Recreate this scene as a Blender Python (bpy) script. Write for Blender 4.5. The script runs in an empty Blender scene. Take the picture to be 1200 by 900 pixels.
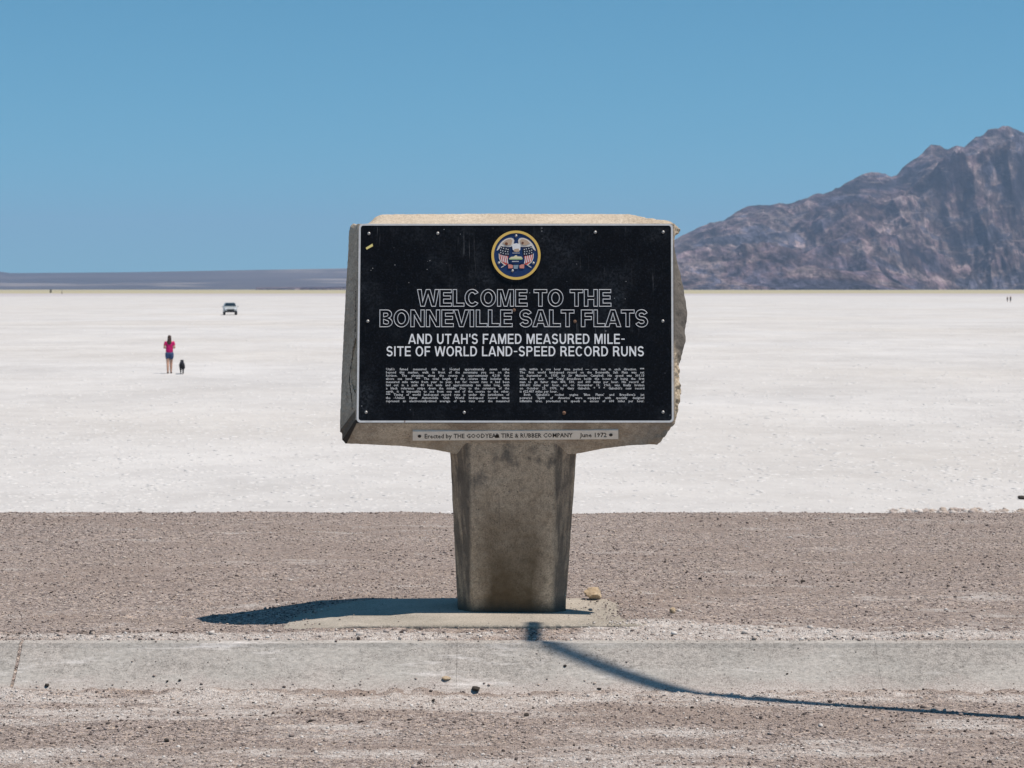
import bpy, bmesh, math, random
import numpy as np
from mathutils import Vector, Matrix

# ------------------------------------------------------------------ camera, light, exposure
SC = bpy.context.scene
COL = SC.collection
R = math.radians
EYE = 1.6                       # camera height above the concrete pad (m)
F_PX = 2500.0                   # focal length in pixels of the 1200 px wide photograph
CX, HORIZON = 600.0, 338.0

cam_data = bpy.data.cameras.new('camera')
cam_data.sensor_width = 36.0
cam_data.lens = 36.0 * F_PX / 1200.0
cam_data.shift_x = 0.0
cam_data.shift_y = (HORIZON - 450.0) / 1200.0
cam_data.clip_start = 0.1
cam_data.clip_end = 60000.0
cam_data.dof.use_dof = True
cam_data.dof.focus_distance = 10.4
cam_data.dof.aperture_fstop = 10.5
cam = bpy.data.objects.new('camera', cam_data)
cam.location = (0, 0, EYE)
cam.rotation_euler = (R(90), 0, 0)
COL.objects.link(cam)
SC.camera = cam

SUN_EL, SUN_AZ = R(66.6), R(20.0)      # azimuth measured from +X (right) towards the viewer
sun_dir = Vector((math.cos(SUN_EL) * math.cos(SUN_AZ), -math.cos(SUN_EL) * math.sin(SUN_AZ), math.sin(SUN_EL)))

world = bpy.data.worlds.new('World')
SC.world = world
world.use_nodes = True
wt = world.node_tree
wbg = wt.nodes['Background']
sky = wt.nodes.new('ShaderNodeTexSky')
sky.sky_type = 'NISHITA'
sky.sun_disc = False
sky.sun_elevation = SUN_EL
sky.sun_rotation = math.atan2(sun_dir.x, sun_dir.y)
sky.altitude = 1280.0
sky.air_density = 1.0
sky.dust_density = 0.0
sky.ozone_density = 1.0
tc = wt.nodes.new('ShaderNodeTexCoord')
lift = wt.nodes.new('ShaderNodeMapping')            # dry clear air: the deep blue comes down close to the horizon
lift.inputs['Location'].default_value = (0, 0, 0.075)
wt.links.new(tc.outputs['Generated'], lift.inputs[0])
wt.links.new(lift.outputs[0], sky.inputs[0])
tint = wt.nodes.new('ShaderNodeMix'); tint.data_type = 'RGBA'; tint.blend_type = 'MULTIPLY'
tint.inputs[0].default_value = 1.0
tint.inputs[7].default_value = (0.475, 1.02, 1.06, 1)
wt.links.new(sky.outputs[0], tint.inputs[6])
wt.links.new(tint.outputs[2], wbg.inputs[0])
wbg.inputs[1].default_value = 0.093

sun_data = bpy.data.lights.new('sun', 'SUN')
sun_data.energy = 5.0
sun_data.angle = R(0.42)
sun_data.color = (1.0, 0.895, 0.81)
sun = bpy.data.objects.new('sun', sun_data)
sun.rotation_euler = sun_dir.to_track_quat('Z', 'Y').to_euler()
sun.location = sun_dir * 60
COL.objects.link(sun)

SC.view_settings.view_transform = 'Standard'
SC.view_settings.look = 'None'
SC.view_settings.exposure = 0.12
SC.view_settings.gamma = 1.0
SC.view_settings.use_curve_mapping = False
SC.cycles.use_denoising = True
SC.cycles.max_bounces = 6
SC.cycles.volume_bounces = 0

# ------------------------------------------------------------------ helpers
def tag(o, label=None, cat=None, group=None, kind=None):
    if label: o['label'] = label
    if cat: o['category'] = cat
    if group: o['group'] = group
    if kind: o['kind'] = kind
    return o

def thing(name, label, cat, loc=(0, 0, 0), rz=0.0, group=None):
    o = bpy.data.objects.new(name, None)
    o.empty_display_size = 0.2
    o.location = loc
    o.rotation_euler = (0, 0, rz)
    COL.objects.link(o)
    return tag(o, label, cat, group)

def mesh_obj(name, me, mats=None, parent=None, smooth=False):
    o = bpy.data.objects.new(name, me)
    COL.objects.link(o)
    if mats is not None:
        for m in (mats if isinstance(mats, (list, tuple)) else [mats]):
            me.materials.append(m)
    if parent is not None:
        o.parent = parent
    if smooth:
        me.polygons.foreach_set('use_smooth', [True] * len(me.polygons))
    return o

def pydata(name, verts, faces, mats=None, parent=None, smooth=False, midx=None):
    me = bpy.data.meshes.new(name)
    me.from_pydata([tuple(v) for v in verts], [], faces)
    if midx is not None:
        me.polygons.foreach_set('material_index', midx)
    me.update()
    return mesh_obj(name, me, mats, parent, smooth)

def bm_obj(name, bm, mats=None, parent=None, smooth=False):
    me = bpy.data.meshes.new(name)
    bmesh.ops.recalc_face_normals(bm, faces=bm.faces)
    bm.to_mesh(me)
    bm.free()
    return mesh_obj(name, me, mats, parent, smooth)

def grid_mesh(name, X, Y, Z, mats, smooth=True, attrs=None):
    ny, nx = X.shape
    me = bpy.data.meshes.new(name)
    co = np.stack([X, Y, Z], -1).reshape(-1, 3).astype(np.float32)
    idx = np.arange(nx * ny).reshape(ny, nx)
    q = np.stack([idx[:-1, :-1], idx[:-1, 1:], idx[1:, 1:], idx[1:, :-1]], -1).reshape(-1, 4)
    me.vertices.add(len(co)); me.vertices.foreach_set('co', co.ravel())
    me.loops.add(q.size); me.loops.foreach_set('vertex_index', q.ravel().astype(np.int32))
    me.polygons.add(len(q))
    me.polygons.foreach_set('loop_start', np.arange(0, q.size, 4, dtype=np.int32))
    me.update(calc_edges=True)
    me.validate()
    for k, v in (attrs or {}).items():
        a = me.attributes.new(k, 'FLOAT', 'POINT')
        a.data.foreach_set('value', v.ravel().astype(np.float32))
    return mesh_obj(name, me, mats, None, smooth)

_rs = np.random.RandomState(7)
_TAB = _rs.rand(512, 512)
def vnoise(x, y):
    xi = np.floor(x).astype(int); yi = np.floor(y).astype(int)
    fx = x - xi; fy = y - yi
    fx = fx * fx * (3 - 2 * fx); fy = fy * fy * (3 - 2 * fy)
    g = lambda a, b: _TAB[a % 512, b % 512]
    return (g(xi, yi) * (1 - fx) + g(xi + 1, yi) * fx) * (1 - fy) + (g(xi, yi + 1) * (1 - fx) + g(xi + 1, yi + 1) * fx) * fy
def fbm(x, y, oct=5, lac=2.03, gain=0.5):
    s = 0; a = 1.0; n = 0
    for i in range(oct):
        s = s + a * vnoise(x + 17.3 * i, y - 9.1 * i); n += a
        x = x * lac; y = y * lac; a *= gain
    return s / n
def ridged(x, y, oct=5):
    s = 0; a = 1.0; n = 0
    for i in range(oct):
        s = s + a * (1 - np.abs(2 * vnoise(x + 31.7 * i, y + 5.3 * i) - 1)); n += a
        x = x * 2.07; y = y * 2.07; a *= 0.5
    return s / n
def sstep(a, b, x):
    t = np.clip((x - a) / (b - a), 0, 1)
    return t * t * (3 - 2 * t)

def at(px, py, d):
    """a world point d metres in front of the camera"""
    return Vector(((px - CX) * d / F_PX, d, EYE - (py - HORIZON) * d / F_PX))
def ground_at(px, py, z=0.0):
    d = F_PX * (EYE - z) / (py - HORIZON)
    return Vector(((px - CX) * d / F_PX, d, z))

# ------------------------------------------------------------------ material helper
class Mat:
    def __init__(self, name, rough=0.8, color=(0.5, 0.5, 0.5), spec=0.5, metal=0.0):
        self.m = bpy.data.materials.new(name); self.m.use_nodes = True
        self.t = self.m.node_tree
        self.p = self.t.nodes['Principled BSDF']
        self.p.inputs['Base Color'].default_value = (*color, 1)
        self.p.inputs['Roughness'].default_value = rough
        self.p.inputs['Specular IOR Level'].default_value = spec
        self.p.inputs['Metallic'].default_value = metal
        self._co = None
    def n(self, kind, **kw):
        nd = self.t.nodes.new('ShaderNode' + kind)
        for k, v in kw.items():
            setattr(nd, k, v)
        return nd
    def link(self, a, b): self.t.links.new(a, b)
    def co(self, scale=(1, 1, 1)):
        if self._co is None:
            self._co = self.n('TexCoord').outputs['Object']
        mp = self.n('Mapping'); mp.inputs['Scale'].default_value = scale
        self.link(self._co, mp.inputs['Vector'])
        return mp.outputs[0]
    def noise(self, scale, detail=4, rough=0.55, stretch=(1, 1, 1), dist=0.0):
        nd = self.n('TexNoise'); nd.inputs['Scale'].default_value = scale
        nd.inputs['Detail'].default_value = detail; nd.inputs['Roughness'].default_value = rough
        nd.inputs['Distortion'].default_value = dist
        self.link(self.co(stretch), nd.inputs['Vector'])
        return nd.outputs['Fac']
    def voronoi(self, scale, out='Color', stretch=(1, 1, 1), rnd=1.0):
        nd = self.n('TexVoronoi'); nd.inputs['Scale'].default_value = scale
        nd.inputs['Randomness'].default_value = rnd
        self.link(self.co(stretch), nd.inputs['Vector'])
        return nd.outputs[out]
    def attr(self, name):
        nd = self.n('Attribute'); nd.attribute_name = name
        return nd.outputs['Fac']
    def ramp(self, fac, stops, interp='LINEAR'):
        nd = self.n('ValToRGB'); nd.color_ramp.interpolation = interp
        el = nd.color_ramp.elements
        while len(el) < len(stops): el.new(0.5)
        for e, (p, c) in zip(el, stops):
            e.position = p
            e.color = (c, c, c, 1) if isinstance(c, (int, float)) else (*c, 1)
        self.link(fac, nd.inputs[0])
        return nd.outputs[0]
    def mix(self, fac, a, b, mode='MIX'):
        nd = self.n('Mix', data_type='RGBA', blend_type=mode)
        for s, v in ((nd.inputs[0], fac), (nd.inputs[6], a), (nd.inputs[7], b)):
            if isinstance(v, (int, float)): s.default_value = v
            elif isinstance(v, tuple): s.default_value = (*v, 1)
            else: self.link(v, s)
        return nd.outputs[2]
    def math(self, op, a, b=0.0, clamp=False):
        nd = self.n('Math', operation=op, use_clamp=clamp)
        for s, v in ((nd.inputs[0], a), (nd.inputs[1], b)):
            if isinstance(v, (int, float)): s.default_value = v
            else: self.link(v, s)
        return nd.outputs[0]
    def base(self, c): self.link(c, self.p.inputs['Base Color']); return self
    def rough(self, c): self.link(c, self.p.inputs['Roughness']); return self
    def bump(self, h, dist=0.01, strength=1.0, prev=None):
        nd = self.n('Bump'); nd.inputs['Strength'].default_value = strength
        nd.inputs['Distance'].default_value = dist
        self.link(h, nd.inputs['Height'])
        if prev is not None: self.link(prev, nd.inputs['Normal'])
        self.link(nd.outputs[0], self.p.inputs['Normal'])
        return nd.outputs[0]

def plain(name, color, rough=0.6, spec=0.4, metal=0.0):
    return Mat(name, rough, color, spec, metal).m

# ------------------------------------------------------------------ materials of the ground
def mat_gravel():
    M = Mat('gravel', 0.95, spec=0.15)
    cell = M.n('SeparateColor'); M.link(M.voronoi(115, 'Color', (1, 1, 1)), cell.inputs[0])
    c1 = M.ramp(cell.outputs[0], [(0.0, (0.05, 0.040, 0.036)), (0.10, (0.16, 0.132, 0.120)), (0.45, (0.305, 0.255, 0.228)),
                                  (0.8, (0.41, 0.35, 0.315)), (0.93, (0.44, 0.345, 0.26)), (1.0, (0.60, 0.56, 0.52))])
    cell2 = M.n('SeparateColor'); M.link(M.voronoi(48, 'Color'), cell2.inputs[0])
    c2 = M.ramp(cell2.outputs[1], [(0.0, (0.5, 0.5, 0.5)), (0.5, (1, 1, 1)), (1.0, (1.3, 1.27, 1.22))])
    c = M.mix(0.7, c1, c2, 'MULTIPLY')
    # brown-tan soil patches showing between the stones
    soil = M.ramp(M.noise(1.3, 6, 0.66, (0.45, 1.7, 1)), [(0.46, 0.0), (0.62, 1.0)])
    c = M.mix(M.math('MULTIPLY', soil, 0.62), c, M.mix(cell.outputs[1], (0.30, 0.24, 0.20), (0.22, 0.175, 0.15)))
    # pale salt bloom, stronger in the strip and in the foreground (vertex attribute "salt")
    sn = M.ramp(M.noise(26.0, 5, 0.7), [(0.36, 0.25), (0.60, 1.0)])
    s = M.math('MULTIPLY', M.math('MULTIPLY', M.attr('salt'), sn), M.ramp(cell.outputs[2], [(0.1, 0.5), (0.6, 1.0)]))
    c = M.mix(M.math('MULTIPLY', s, 0.85), c, (0.60, 0.57, 0.53))
    M.base(c)
    h = M.voronoi(115, 'Distance')
    M.bump(M.math('MULTIPLY', h, -1.0), 0.009, 0.9)
    return M.m

def mat_pebble():
    M = Mat('pebble', 0.9, spec=0.2)
    c = M.ramp(M.attr('tone'), [(0.0, (0.028, 0.022, 0.02)), (0.12, (0.10, 0.082, 0.075)), (0.4, (0.265, 0.217, 0.194)),
                                (0.7, (0.39, 0.333, 0.30)), (0.85, (0.40, 0.33, 0.272)), (0.93, (0.50, 0.46, 0.42)), (1.0, (0.62, 0.59, 0.55))])
    M.base(c)
    return M.m

def mat_concrete(name, light, dark, stain=0.5, bumpy=1.0):
    M = Mat(name, 0.92, spec=0.2)
    a = M.noise(3.0, 7, 0.62)
    b = M.noise(38.0, 5, 0.7)
    c = M.mix(M.ramp(a, [(0.35, 0.0), (0.68, 1.0)]), dark, light)
    c = M.mix(stain, c, M.ramp(b, [(0.32, 0.45), (0.5, 0.95), (0.75, 1.15)]), 'MULTIPLY')
    pits = M.ramp(M.voronoi(60, 'Distance'), [(0.0, 0.0), (0.16, 0.0), (0.2, 1.0)])
    sel = M.ramp(M.noise(14, 2), [(0.56, 0.0), (0.6, 1.0)])
    pit = M.math('MULTIPLY', M.math('SUBTRACT', 1.0, pits), sel)
    c = M.mix(M.math('MULTIPLY', pit, 0.6), c, (0.09, 0.08, 0.07))
    c = M.mix(0.85, c, M.ramp(M.noise(150, 4, 0.8), [(0.34, 0.5), (0.5, 1.0), (0.66, 1.4)]), 'MULTIPLY')
    M.final = c
    M.base(c)
    n = M.bump(b, 0.005 * bumpy, 0.8)
    M.bump(M.math('MULTIPLY', pit, -1.0), 0.004, 0.8, n)
    return M

def mat_salt():
    M = Mat('salt', 0.85, spec=0.2)
    geo = M.n('NewGeometry'); sp = M.n('SeparateXYZ'); M.link(geo.outputs['Position'], sp.inputs[0])
    y = sp.outputs[1]
    a = M.noise(0.11, 11, 0.84, (1.0, 0.75, 1))
    b = M.noise(0.03, 5, 0.6, (0.5, 1.0, 1))
    d = M.noise(3.0, 8, 0.8, (1.0, 0.7, 1))
    c = M.mix(M.ramp(a, [(0.40, 0.0), (0.60, 1.0)]), (0.455, 0.444, 0.427), (0.565, 0.555, 0.535))
    c = M.mix(M.ramp(b, [(0.4, 0.0), (0.62, 1.0)]), c, M.mix(1.0, c, (0.97, 0.95, 0.92), 'MULTIPLY'))
    c = M.mix(M.ramp(d, [(0.30, 0.45), (0.46, 0.0)]), c, (0.42, 0.41, 0.395))
    # the far rim of the flat: a damp greyish-mauve belt, then straw coloured dry grass ground
    wob = M.math('MULTIPLY', M.math('SUBTRACT', M.noise(0.006, 4, 0.6, (1, 0.6, 1)), 0.5), 900.0)
    yy = M.math('ADD', y, wob)
    damp = M.ramp(M.math('DIVIDE', yy, 4000.0), [(0.24, 0.0), (0.29, 0.75), (0.36, 1.0)])
    c = M.mix(M.math('MULTIPLY', damp, 0.6), c, (0.37, 0.33, 0.34))
    gn = M.noise(0.02, 5, 0.6, (0.3, 1, 1))
    grass = M.ramp(M.math('DIVIDE', yy, 4000.0), [(0.37, 0.0), (0.44, 1.0)])
    c = M.mix(grass, c, M.mix(gn, (0.30, 0.26, 0.15), (0.47, 0.43, 0.28)))
    brush = M.ramp(M.math('DIVIDE', yy, 10000.0), [(0.52, 0.0), (0.75, 1.0)])
    c = M.mix(brush, c, (0.13, 0.115, 0.10))
    M.base(c)
    n = M.bump(d, 0.02, 0.5)
    M.bump(a, 0.12, 0.7, n)
    return M.m

MAT_GRAVEL = mat_gravel()
MAT_PEBBLE = mat_pebble()
MAT_SALT = mat_salt()

# ------------------------------------------------------------------ terrain: salt flat, gravel lot
Z_SALT = -2.16
def axis(parts):
    out = [np.linspace(a, b, n, endpoint=False) for a, b, n in parts]
    return np.concatenate(out + [np.array([parts[-1][1]])])
gx = axis([(-23000, -3000, 12), (-3000, -200, 16), (-200, 200, 60), (200, 3000, 16), (3000, 23000, 12)])
gy = axis([(-23000, -1000, 8), (-1000, 10, 8), (10, 120, 80), (120, 600, 30), (600, 6000, 30), (6000, 23000, 12)])
GX, GY = np.meshgrid(gx, gy)
GZ = np.full_like(GX, Z_SALT)
tag(grid_mesh('salt_flat', GX, GY, GZ, MAT_SALT), kind='structure')

LOT_END = 15.12
K_TOP, K_TOPZ = 9.85, -0.03          # sloping kerb: its upper edge (distance, height)
K_BOT, K_BOTZ = 9.61, -0.224         # and its foot, running out on the road side
def kerb_z(y):
    t = np.clip((y - K_BOT) / (K_TOP - K_BOT), 0, 1)
    return K_BOTZ + (K_TOPZ - K_BOTZ) * t ** 1.3
def lot_height(x, y):
    base = np.where(y > 10.9, -0.022, -0.03)
    base = base - 0.05 * sstep(-0.75, -1.5, x) * sstep(9.95, 10.5, y) * sstep(12.6, 10.9, y)
    base = base + 0.022 * sstep(11.0, 15.2, y)
    base = base + 0.02 * (fbm(x * 0.7 + 40, y * 0.9, 4) - 0.5) * sstep(10.9, 12.0, y)
    base = base + 0.010 * (fbm(x * 9, y * 11 + 50, 4) - 0.5)
    # crumbled margin along the kerb's upper edge
    m2 = sstep(9.87, 9.93, y) * sstep(10.30, 10.12, y)
    base = base + m2 * (0.012 + 0.022 * (fbm(x * 2.6 + 70, y * 6, 4) - 0.45) + 0.016 * (fbm(x * 16, y * 18 + 3, 3) - 0.5))
    base = base + sstep(0.3, 0.7, x) * np.exp(-((y - 10.15) / 0.16) ** 2) * 0.03 * (fbm(x * 12, y * 14 + 33, 4) - 0.4)
    # road side, lower; grit banked against the kerb's foot
    low = K_BOTZ - 0.050 * (K_BOT - y) + 0.010 * (fbm(x * 9, y * 11 + 20, 4) - 0.5) + 0.02 * (fbm(x * 1.3, y * 1.7 + 8, 3) - 0.5) * sstep(9.3, 8.9, y)
    low = low + np.exp(-((y - 9.61) / 0.09) ** 2) * (0.010 + (fbm(x * 2.2 + 9, y * 5, 4) - 0.5) * 0.035 + 0.03 * (fbm(x * 17, y * 13, 3) - 0.5))
    bed = kerb_z(y) - 0.009
    base = np.where(y > K_TOP + 0.04, base, np.where(y > K_BOT + 0.12, bed, np.maximum(low, bed)))
    # bed under the pad
    padmask = sstep(-1.02, -0.9, x) * sstep(0.62, 0.30, x + 0.22 * (fbm(x * 5 + 2, y * 6, 4) - 0.5)) * sstep(10.14, 10.19, y) * sstep(10.98, 10.9, y)
    base = base * (1 - padmask) + (-0.05) * padmask
    base = base + (0.020 + 0.022 * fbm(x * 6, y * 8, 4)) * sstep(0.30, 0.62, x) * sstep(1.3, 0.8, x) * sstep(10.15, 10.32, y) * sstep(11.2, 11.0, y)
    # embankment falling to the salt
    edge = LOT_END + 0.25 * (fbm(x * 0.9 + 3, x * 0 + 8, 4) - 0.5)
    e = np.maximum(y - edge, 0)
    base = base - 0.26 * e * sstep(0, 0.5, e)
    base = base - 0.26 * np.maximum(np.abs(x) - 45, 0) - 0.26 * np.maximum(-25 - y, 0)
    return np.maximum(base, Z_SALT - 0.4)

lx = axis([(-60, -8, 30), (-8, -4.2, 40), (-4.2, 4.2, 400), (4.2, 8, 40), (8, 60, 30)])
ly = axis([(-40, 3, 30), (3, 7.8, 60), (7.8, 9.3, 70), (9.3, 10.3, 110), (10.3, 15.2, 160), (15.2, 16.4, 60), (16.4, 27, 40)])
LX, LY = np.meshgrid(lx, ly)
LZ = lot_height(LX, LY)
def salt_amount(x, y):
    """0..1 how much salt crust lies on the gravel"""
    patch = fbm(x * 1.6 + 13, y * 5.0 + 5, 7, 2.1, 0.68)
    k = -0.06 + 0 * x
    k = k + 0.46 * np.exp(-((y - 9.955) / 0.09) ** 2) * (0.6 + 0.7 * fbm(x * 1.5 + 2, y * 2, 4))
    k = k + 0.15 * sstep(9.66, 9.45, y) - 0.12 * np.exp(-(((x - 0.15) / 0.75) ** 2 + ((y - 9.05) / 0.10) ** 2))
    k = k + 0.16 * np.exp(-((y - 9.50) / 0.14) ** 2)
    k = k + 0.62 * sstep(0.25, 0.5, x) * sstep(1.9, 1.0, x) * np.exp(-((y - 10.13) / 0.15) ** 2)
    return sstep(0.54, 0.78, patch + k)
tag(grid_mesh('gravel_lot', LX, LY, LZ, MAT_GRAVEL, attrs={'salt': salt_amount(LX, LY)}), kind='structure')

# walkway: slabs with open joints, one structure
def mat_walk():
    M = mat_concrete('kerb_concrete', (0.385, 0.356, 0.322), (0.315, 0.298, 0.27), 0.6)
    pink = M.ramp(M.noise(2.2, 4, 0.6, (0.8, 2.0, 2.0)), [(0.45, 0.0), (0.6, 1.0)])
    c = M.mix(M.math('MULTIPLY', pink, 0.5), M.final, (0.41, 0.395, 0.36))
    st = M.ramp(M.noise(4.5, 7, 0.7, (0.32, 2.4, 2.4)), [(0.56, 0.0), (0.68, 1.0)])
    c = M.mix(M.math('MULTIPLY', st, 0.85), c, (0.60, 0.575, 0.545))
    c = M.mix(0.6, c, M.ramp(M.noise(60, 4, 0.75, (0.6, 1.5, 1.5)), [(0.35, 0.62), (0.5, 1.0), (0.66, 1.25)]), 'MULTIPLY')
    sp = M.ramp(M.voronoi(48, 'Distance'), [(0.12, 1.0), (0.2, 0.0)])
    sel = M.ramp(M.noise(9, 3), [(0.50, 0.0), (0.56, 1.0)])
    c = M.mix(M.math('MULTIPLY', sp, M.math('MULTIPLY', sel, 0.65)), c, (0.13, 0.11, 0.10))
    z = M.n('SeparateXYZ'); M.link(M.co(), z.inputs[0])
    dn = M.math('ADD', z.outputs[2], M.math('MULTIPLY', M.math('SUBTRACT', M.noise(11, 6, 0.72, (0.6, 1, 1)), 0.5), 0.16))
    dust = M.ramp(M.math('ADD', dn, 0.30), [(0.080, 0.75), (0.135, 0.0)])
    grit = M.ramp(M.noise(140, 3, 0.8), [(0.38, (0.17, 0.14, 0.125)), (0.5, (0.36, 0.31, 0.28)), (0.62, (0.54, 0.50, 0.46))])
    c = M.mix(dust, c, grit)
    M.base(c)
    return M.m
MAT_WALK = mat_walk()
prof_k = [(K_BOT - 0.03, K_BOTZ - 0.12), (K_BOT - 0.03, K_BOTZ - 0.016), (K_BOT, K_BOTZ)]
prof_k += [(K_BOT + (K_TOP - 0.025 - K_BOT) * t / 10, float(kerb_z(np.array(K_BOT + (K_TOP - 0.025 - K_BOT) * t / 10)))) for t in range(1, 11)]
prof_k += [(K_TOP - 0.012, K_TOPZ - 0.006), (K_TOP + 0.004, K_TOPZ - 0.0015), (K_TOP + 0.02, K_TOPZ), (K_TOP + 0.12, K_TOPZ - 0.002), (K_TOP + 0.12, K_TOPZ - 0.15)]
joints = [(-2.265 + 2.012 * k + (0.0 if k < 2 else -0.083 * (k - 1)), 0.008 if k == 0 else 0.0005) for k in range(-14, 17)]
KV, KF = [], []
for (a, ga), (b, gb) in zip(joints[:-1], joints[1:]):
    xs = np.linspace(a + ga, b - gb, 24)
    base_i = len(KV); m = len(prof_k)
    for x in xs:
        for i, (yy, zz) in enumerate(prof_k):
            w = 0.006 * (vnoise(np.array(x * 1.7 + 5), np.array(i * 0.6)) - 0.5) if 2 <= i <= 13 else 0.0
            KV.append((x, yy + float(w) * 0.6, zz + float(w) * 0.5))
    for k in range(len(xs) - 1):
        for i in range(m - 1):
            p = base_i + k * m + i
            KF.append((p, p + m, p + m + 1, p + 1))
    KF.append(tuple(base_i + i for i in range(m)))
    KF.append(tuple(reversed([base_i + (len(xs) - 1) * m + i for i in range(m)])))
tag(pydata('kerb', KV, KF, MAT_WALK), kind='structure')

# pad under the marker, irregular rounded left end
MAT_PAD = mat_concrete('pad_concrete', (0.40, 0.36, 0.30), (0.31, 0.28, 0.23), 0.35).m
def outline_pts(pts, n, jit, seed):
    rnd = random.Random(seed)
    out = []
    P = [Vector(p) for p in pts]
    L = [(P[(i + 1) % len(P)] - P[i]).length for i in range(len(P))]
    tot = sum(L)
    for k in range(n):
        s = k / n * tot; i = 0
        while s > L[i]: s -= L[i]; i += 1
        q = P[i].lerp(P[(i + 1) % len(P)], s / L[i])
        out.append(q + Vector((rnd.uniform(-jit, jit), rnd.uniform(-jit, jit), 0)))
    return out
pad_px = [(322, 732), (331, 722), (345, 710), (366, 706), (400, 703.5), (450, 701.5), (520, 700.5), (700, 701), (735, 703), (775, 707), (792, 714), (787, 724), (760, 730), (700, 732), (600, 732.5), (450, 732.5)]
pad_w = outline_pts([ground_at(*p) for p in pad_px], 220, 0.005, 3)
np_ = len(pad_w)
pv = [(p.x, p.y, 0.0) for p in pad_w]
cen = Vector((-0.2, 10.55, 0))
inner = [cen + (p - cen) * 0.985 for p in pad_w]
pv = [(p.x, p.y, -0.09) for p in pad_w] + [(p.x, p.y, -0.007) for p in pad_w] + [(p.x, p.y, 0.0) for p in inner]
pv = [(x, y, z - 0.05 * float(sstep(-0.72, -1.18, x)) - 0.012 * float(sstep(0.45, 0.75, x))) for x, y, z in pv]
pf = []
for r in range(2):
    for i in range(np_):
        j = (i + 1) % np_
        pf.append((r * np_ + i, r * np_ + j, (r + 1) * np_ + j, (r + 1) * np_ + i))
pf.append(tuple(range(2 * np_, 3 * np_)))
tag(pydata('concrete_pad', pv, pf, MAT_PAD), kind='structure')

# ------------------------------------------------------------------ loose stones
def stones_mesh(name, xs, ys, zs, sizes, tones, mat, seed=1, flat=1.0):
    rs = np.random.RandomState(seed)
    t = (1 + 5 ** 0.5) / 2
    V = np.array([(-1, t, 0), (1, t, 0), (-1, -t, 0), (1, -t, 0), (0, -1, t), (0, 1, t), (0, -1, -t), (0, 1, -t), (t, 0, -1), (t, 0, 1), (-t, 0, -1), (-t, 0, 1)], float)
    V /= np.linalg.norm(V[0])
    Fc = np.array([(0, 11, 5), (0, 5, 1), (0, 1, 7), (0, 7, 10), (0, 10, 11), (1, 5, 9), (5, 11, 4), (11, 10, 2), (10, 7, 6), (7, 1, 8), (3, 9, 4), (3, 4, 2), (3, 2, 6), (3, 6, 8), (3, 8, 9), (4, 9, 5), (2, 4, 11), (6, 2, 10), (8, 6, 7), (9, 8, 1)])
    n = len(xs)
    rad = 1 + 0.28 * (rs.rand(n, 12, 1) - 0.5) * 2
    sc = np.stack([rs.uniform(0.75, 1.3, n), rs.uniform(0.75, 1.3, n), rs.uniform(0.5, 0.85, n) * flat], -1) * sizes[:, None] * 0.5
    P = V[None] * rad * sc[:, None, :]
    a = rs.uniform(0, 6.283, n); ca, sa = np.cos(a)[:, None], np.sin(a)[:, None]
    X = P[..., 0] * ca - P[..., 1] * sa + xs[:, None]
    Y = P[..., 0] * sa + P[..., 1] * ca + ys[:, None]
    Z = P[..., 2] + (zs + sc[:, 2] * 0.45)[:, None]
    co = np.stack([X, Y, Z], -1).reshape(-1, 3).astype(np.float32)
    f = (Fc[None] + (np.arange(n) * 12)[:, None, None]).reshape(-1, 3).astype(np.int32)
    me = bpy.data.meshes.new(name)
    me.vertices.add(len(co)); me.vertices.foreach_set('co', co.ravel())
    me.loops.add(f.size); me.loops.foreach_set('vertex_index', f.ravel())
    me.polygons.add(len(f)); me.polygons.foreach_set('loop_start', np.arange(0, f.size, 3, dtype=np.int32))
    me.update(calc_edges=True)
    at_ = me.attributes.new('tone', 'FLOAT', 'POINT')
    at_.data.foreach_set('value', np.repeat(tones, 12).astype(np.float32))
    return mesh_obj(name, me, mat)

rs = np.random.RandomState(11)
N = 190000
px_ = rs.uniform(-4.3, 4.3, N); py_ = 7.9 + (15.75 - 7.9) * rs.rand(N)
keep = np.abs(px_) < 0.27 * py_ + 0.25
dens = np.where(py_ > 10.25, 0.55, 0.8)
dens = np.where((py_ > K_BOT) & (py_ < K_TOP + 0.03), 0.03 + 0.6 * np.exp(-((py_ - K_BOT) / 0.05) ** 2) + 0.3 * np.exp(-((py_ - K_TOP - 0.04) / 0.03) ** 2), dens)
onpad = (px_ > -1.12) & (px_ < 0.62) & (py_ > 10.16) & (py_ < 11.02)
dens = np.where(onpad, 0.010 + 0.85 * sstep(0.22, 0.60, px_ + 0.25 * (fbm(px_ * 5 + 2, py_ * 6, 4) - 0.5)) + 0.5 * sstep(-0.9, -1.1, px_), dens)
dens = dens * (0.45 + 1.1 * fbm(px_ * 1.3, py_ * 1.3, 3))
keep &= rs.rand(N) < dens
px_, py_ = px_[keep], py_[keep]
n = len(px_)
sz = np.clip(np.exp(rs.normal(math.log(0.0062), 0.44, n)), 0.003, 0.024)
tone = np.clip(rs.beta(1.25, 1.1, n) * 0.94 - 0.30 * (fbm(px_ * 0.45 + 9, py_ * 1.6, 5) - 0.5), 0, 0.95)
bigdark = rs.rand(n) < 0.030
tone = np.where(bigdark, rs.uniform(0, 0.14, n), tone)
sz = np.where(bigdark, np.clip(sz * 1.2, 0.006, 0.012), sz)
strip = (py_ > 9.86) & (py_ < 10.2)
sz = np.where(strip & (rs.rand(n) < 0.12), sz * 2.0, sz)
sa = salt_amount(px_, py_)
tone = np.where(rs.rand(n) < 0.70 * sa, rs.uniform(0.88, 1.0, n), tone)
br = sstep(0.50, 0.62, fbm(px_ * 0.6 + 4, py_ * 2.2 + 1, 5))
tone = np.where((rs.rand(n) < 0.6 * br * (1 - sa)) & ~bigdark, rs.uniform(0.76, 0.88, n), tone)
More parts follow.
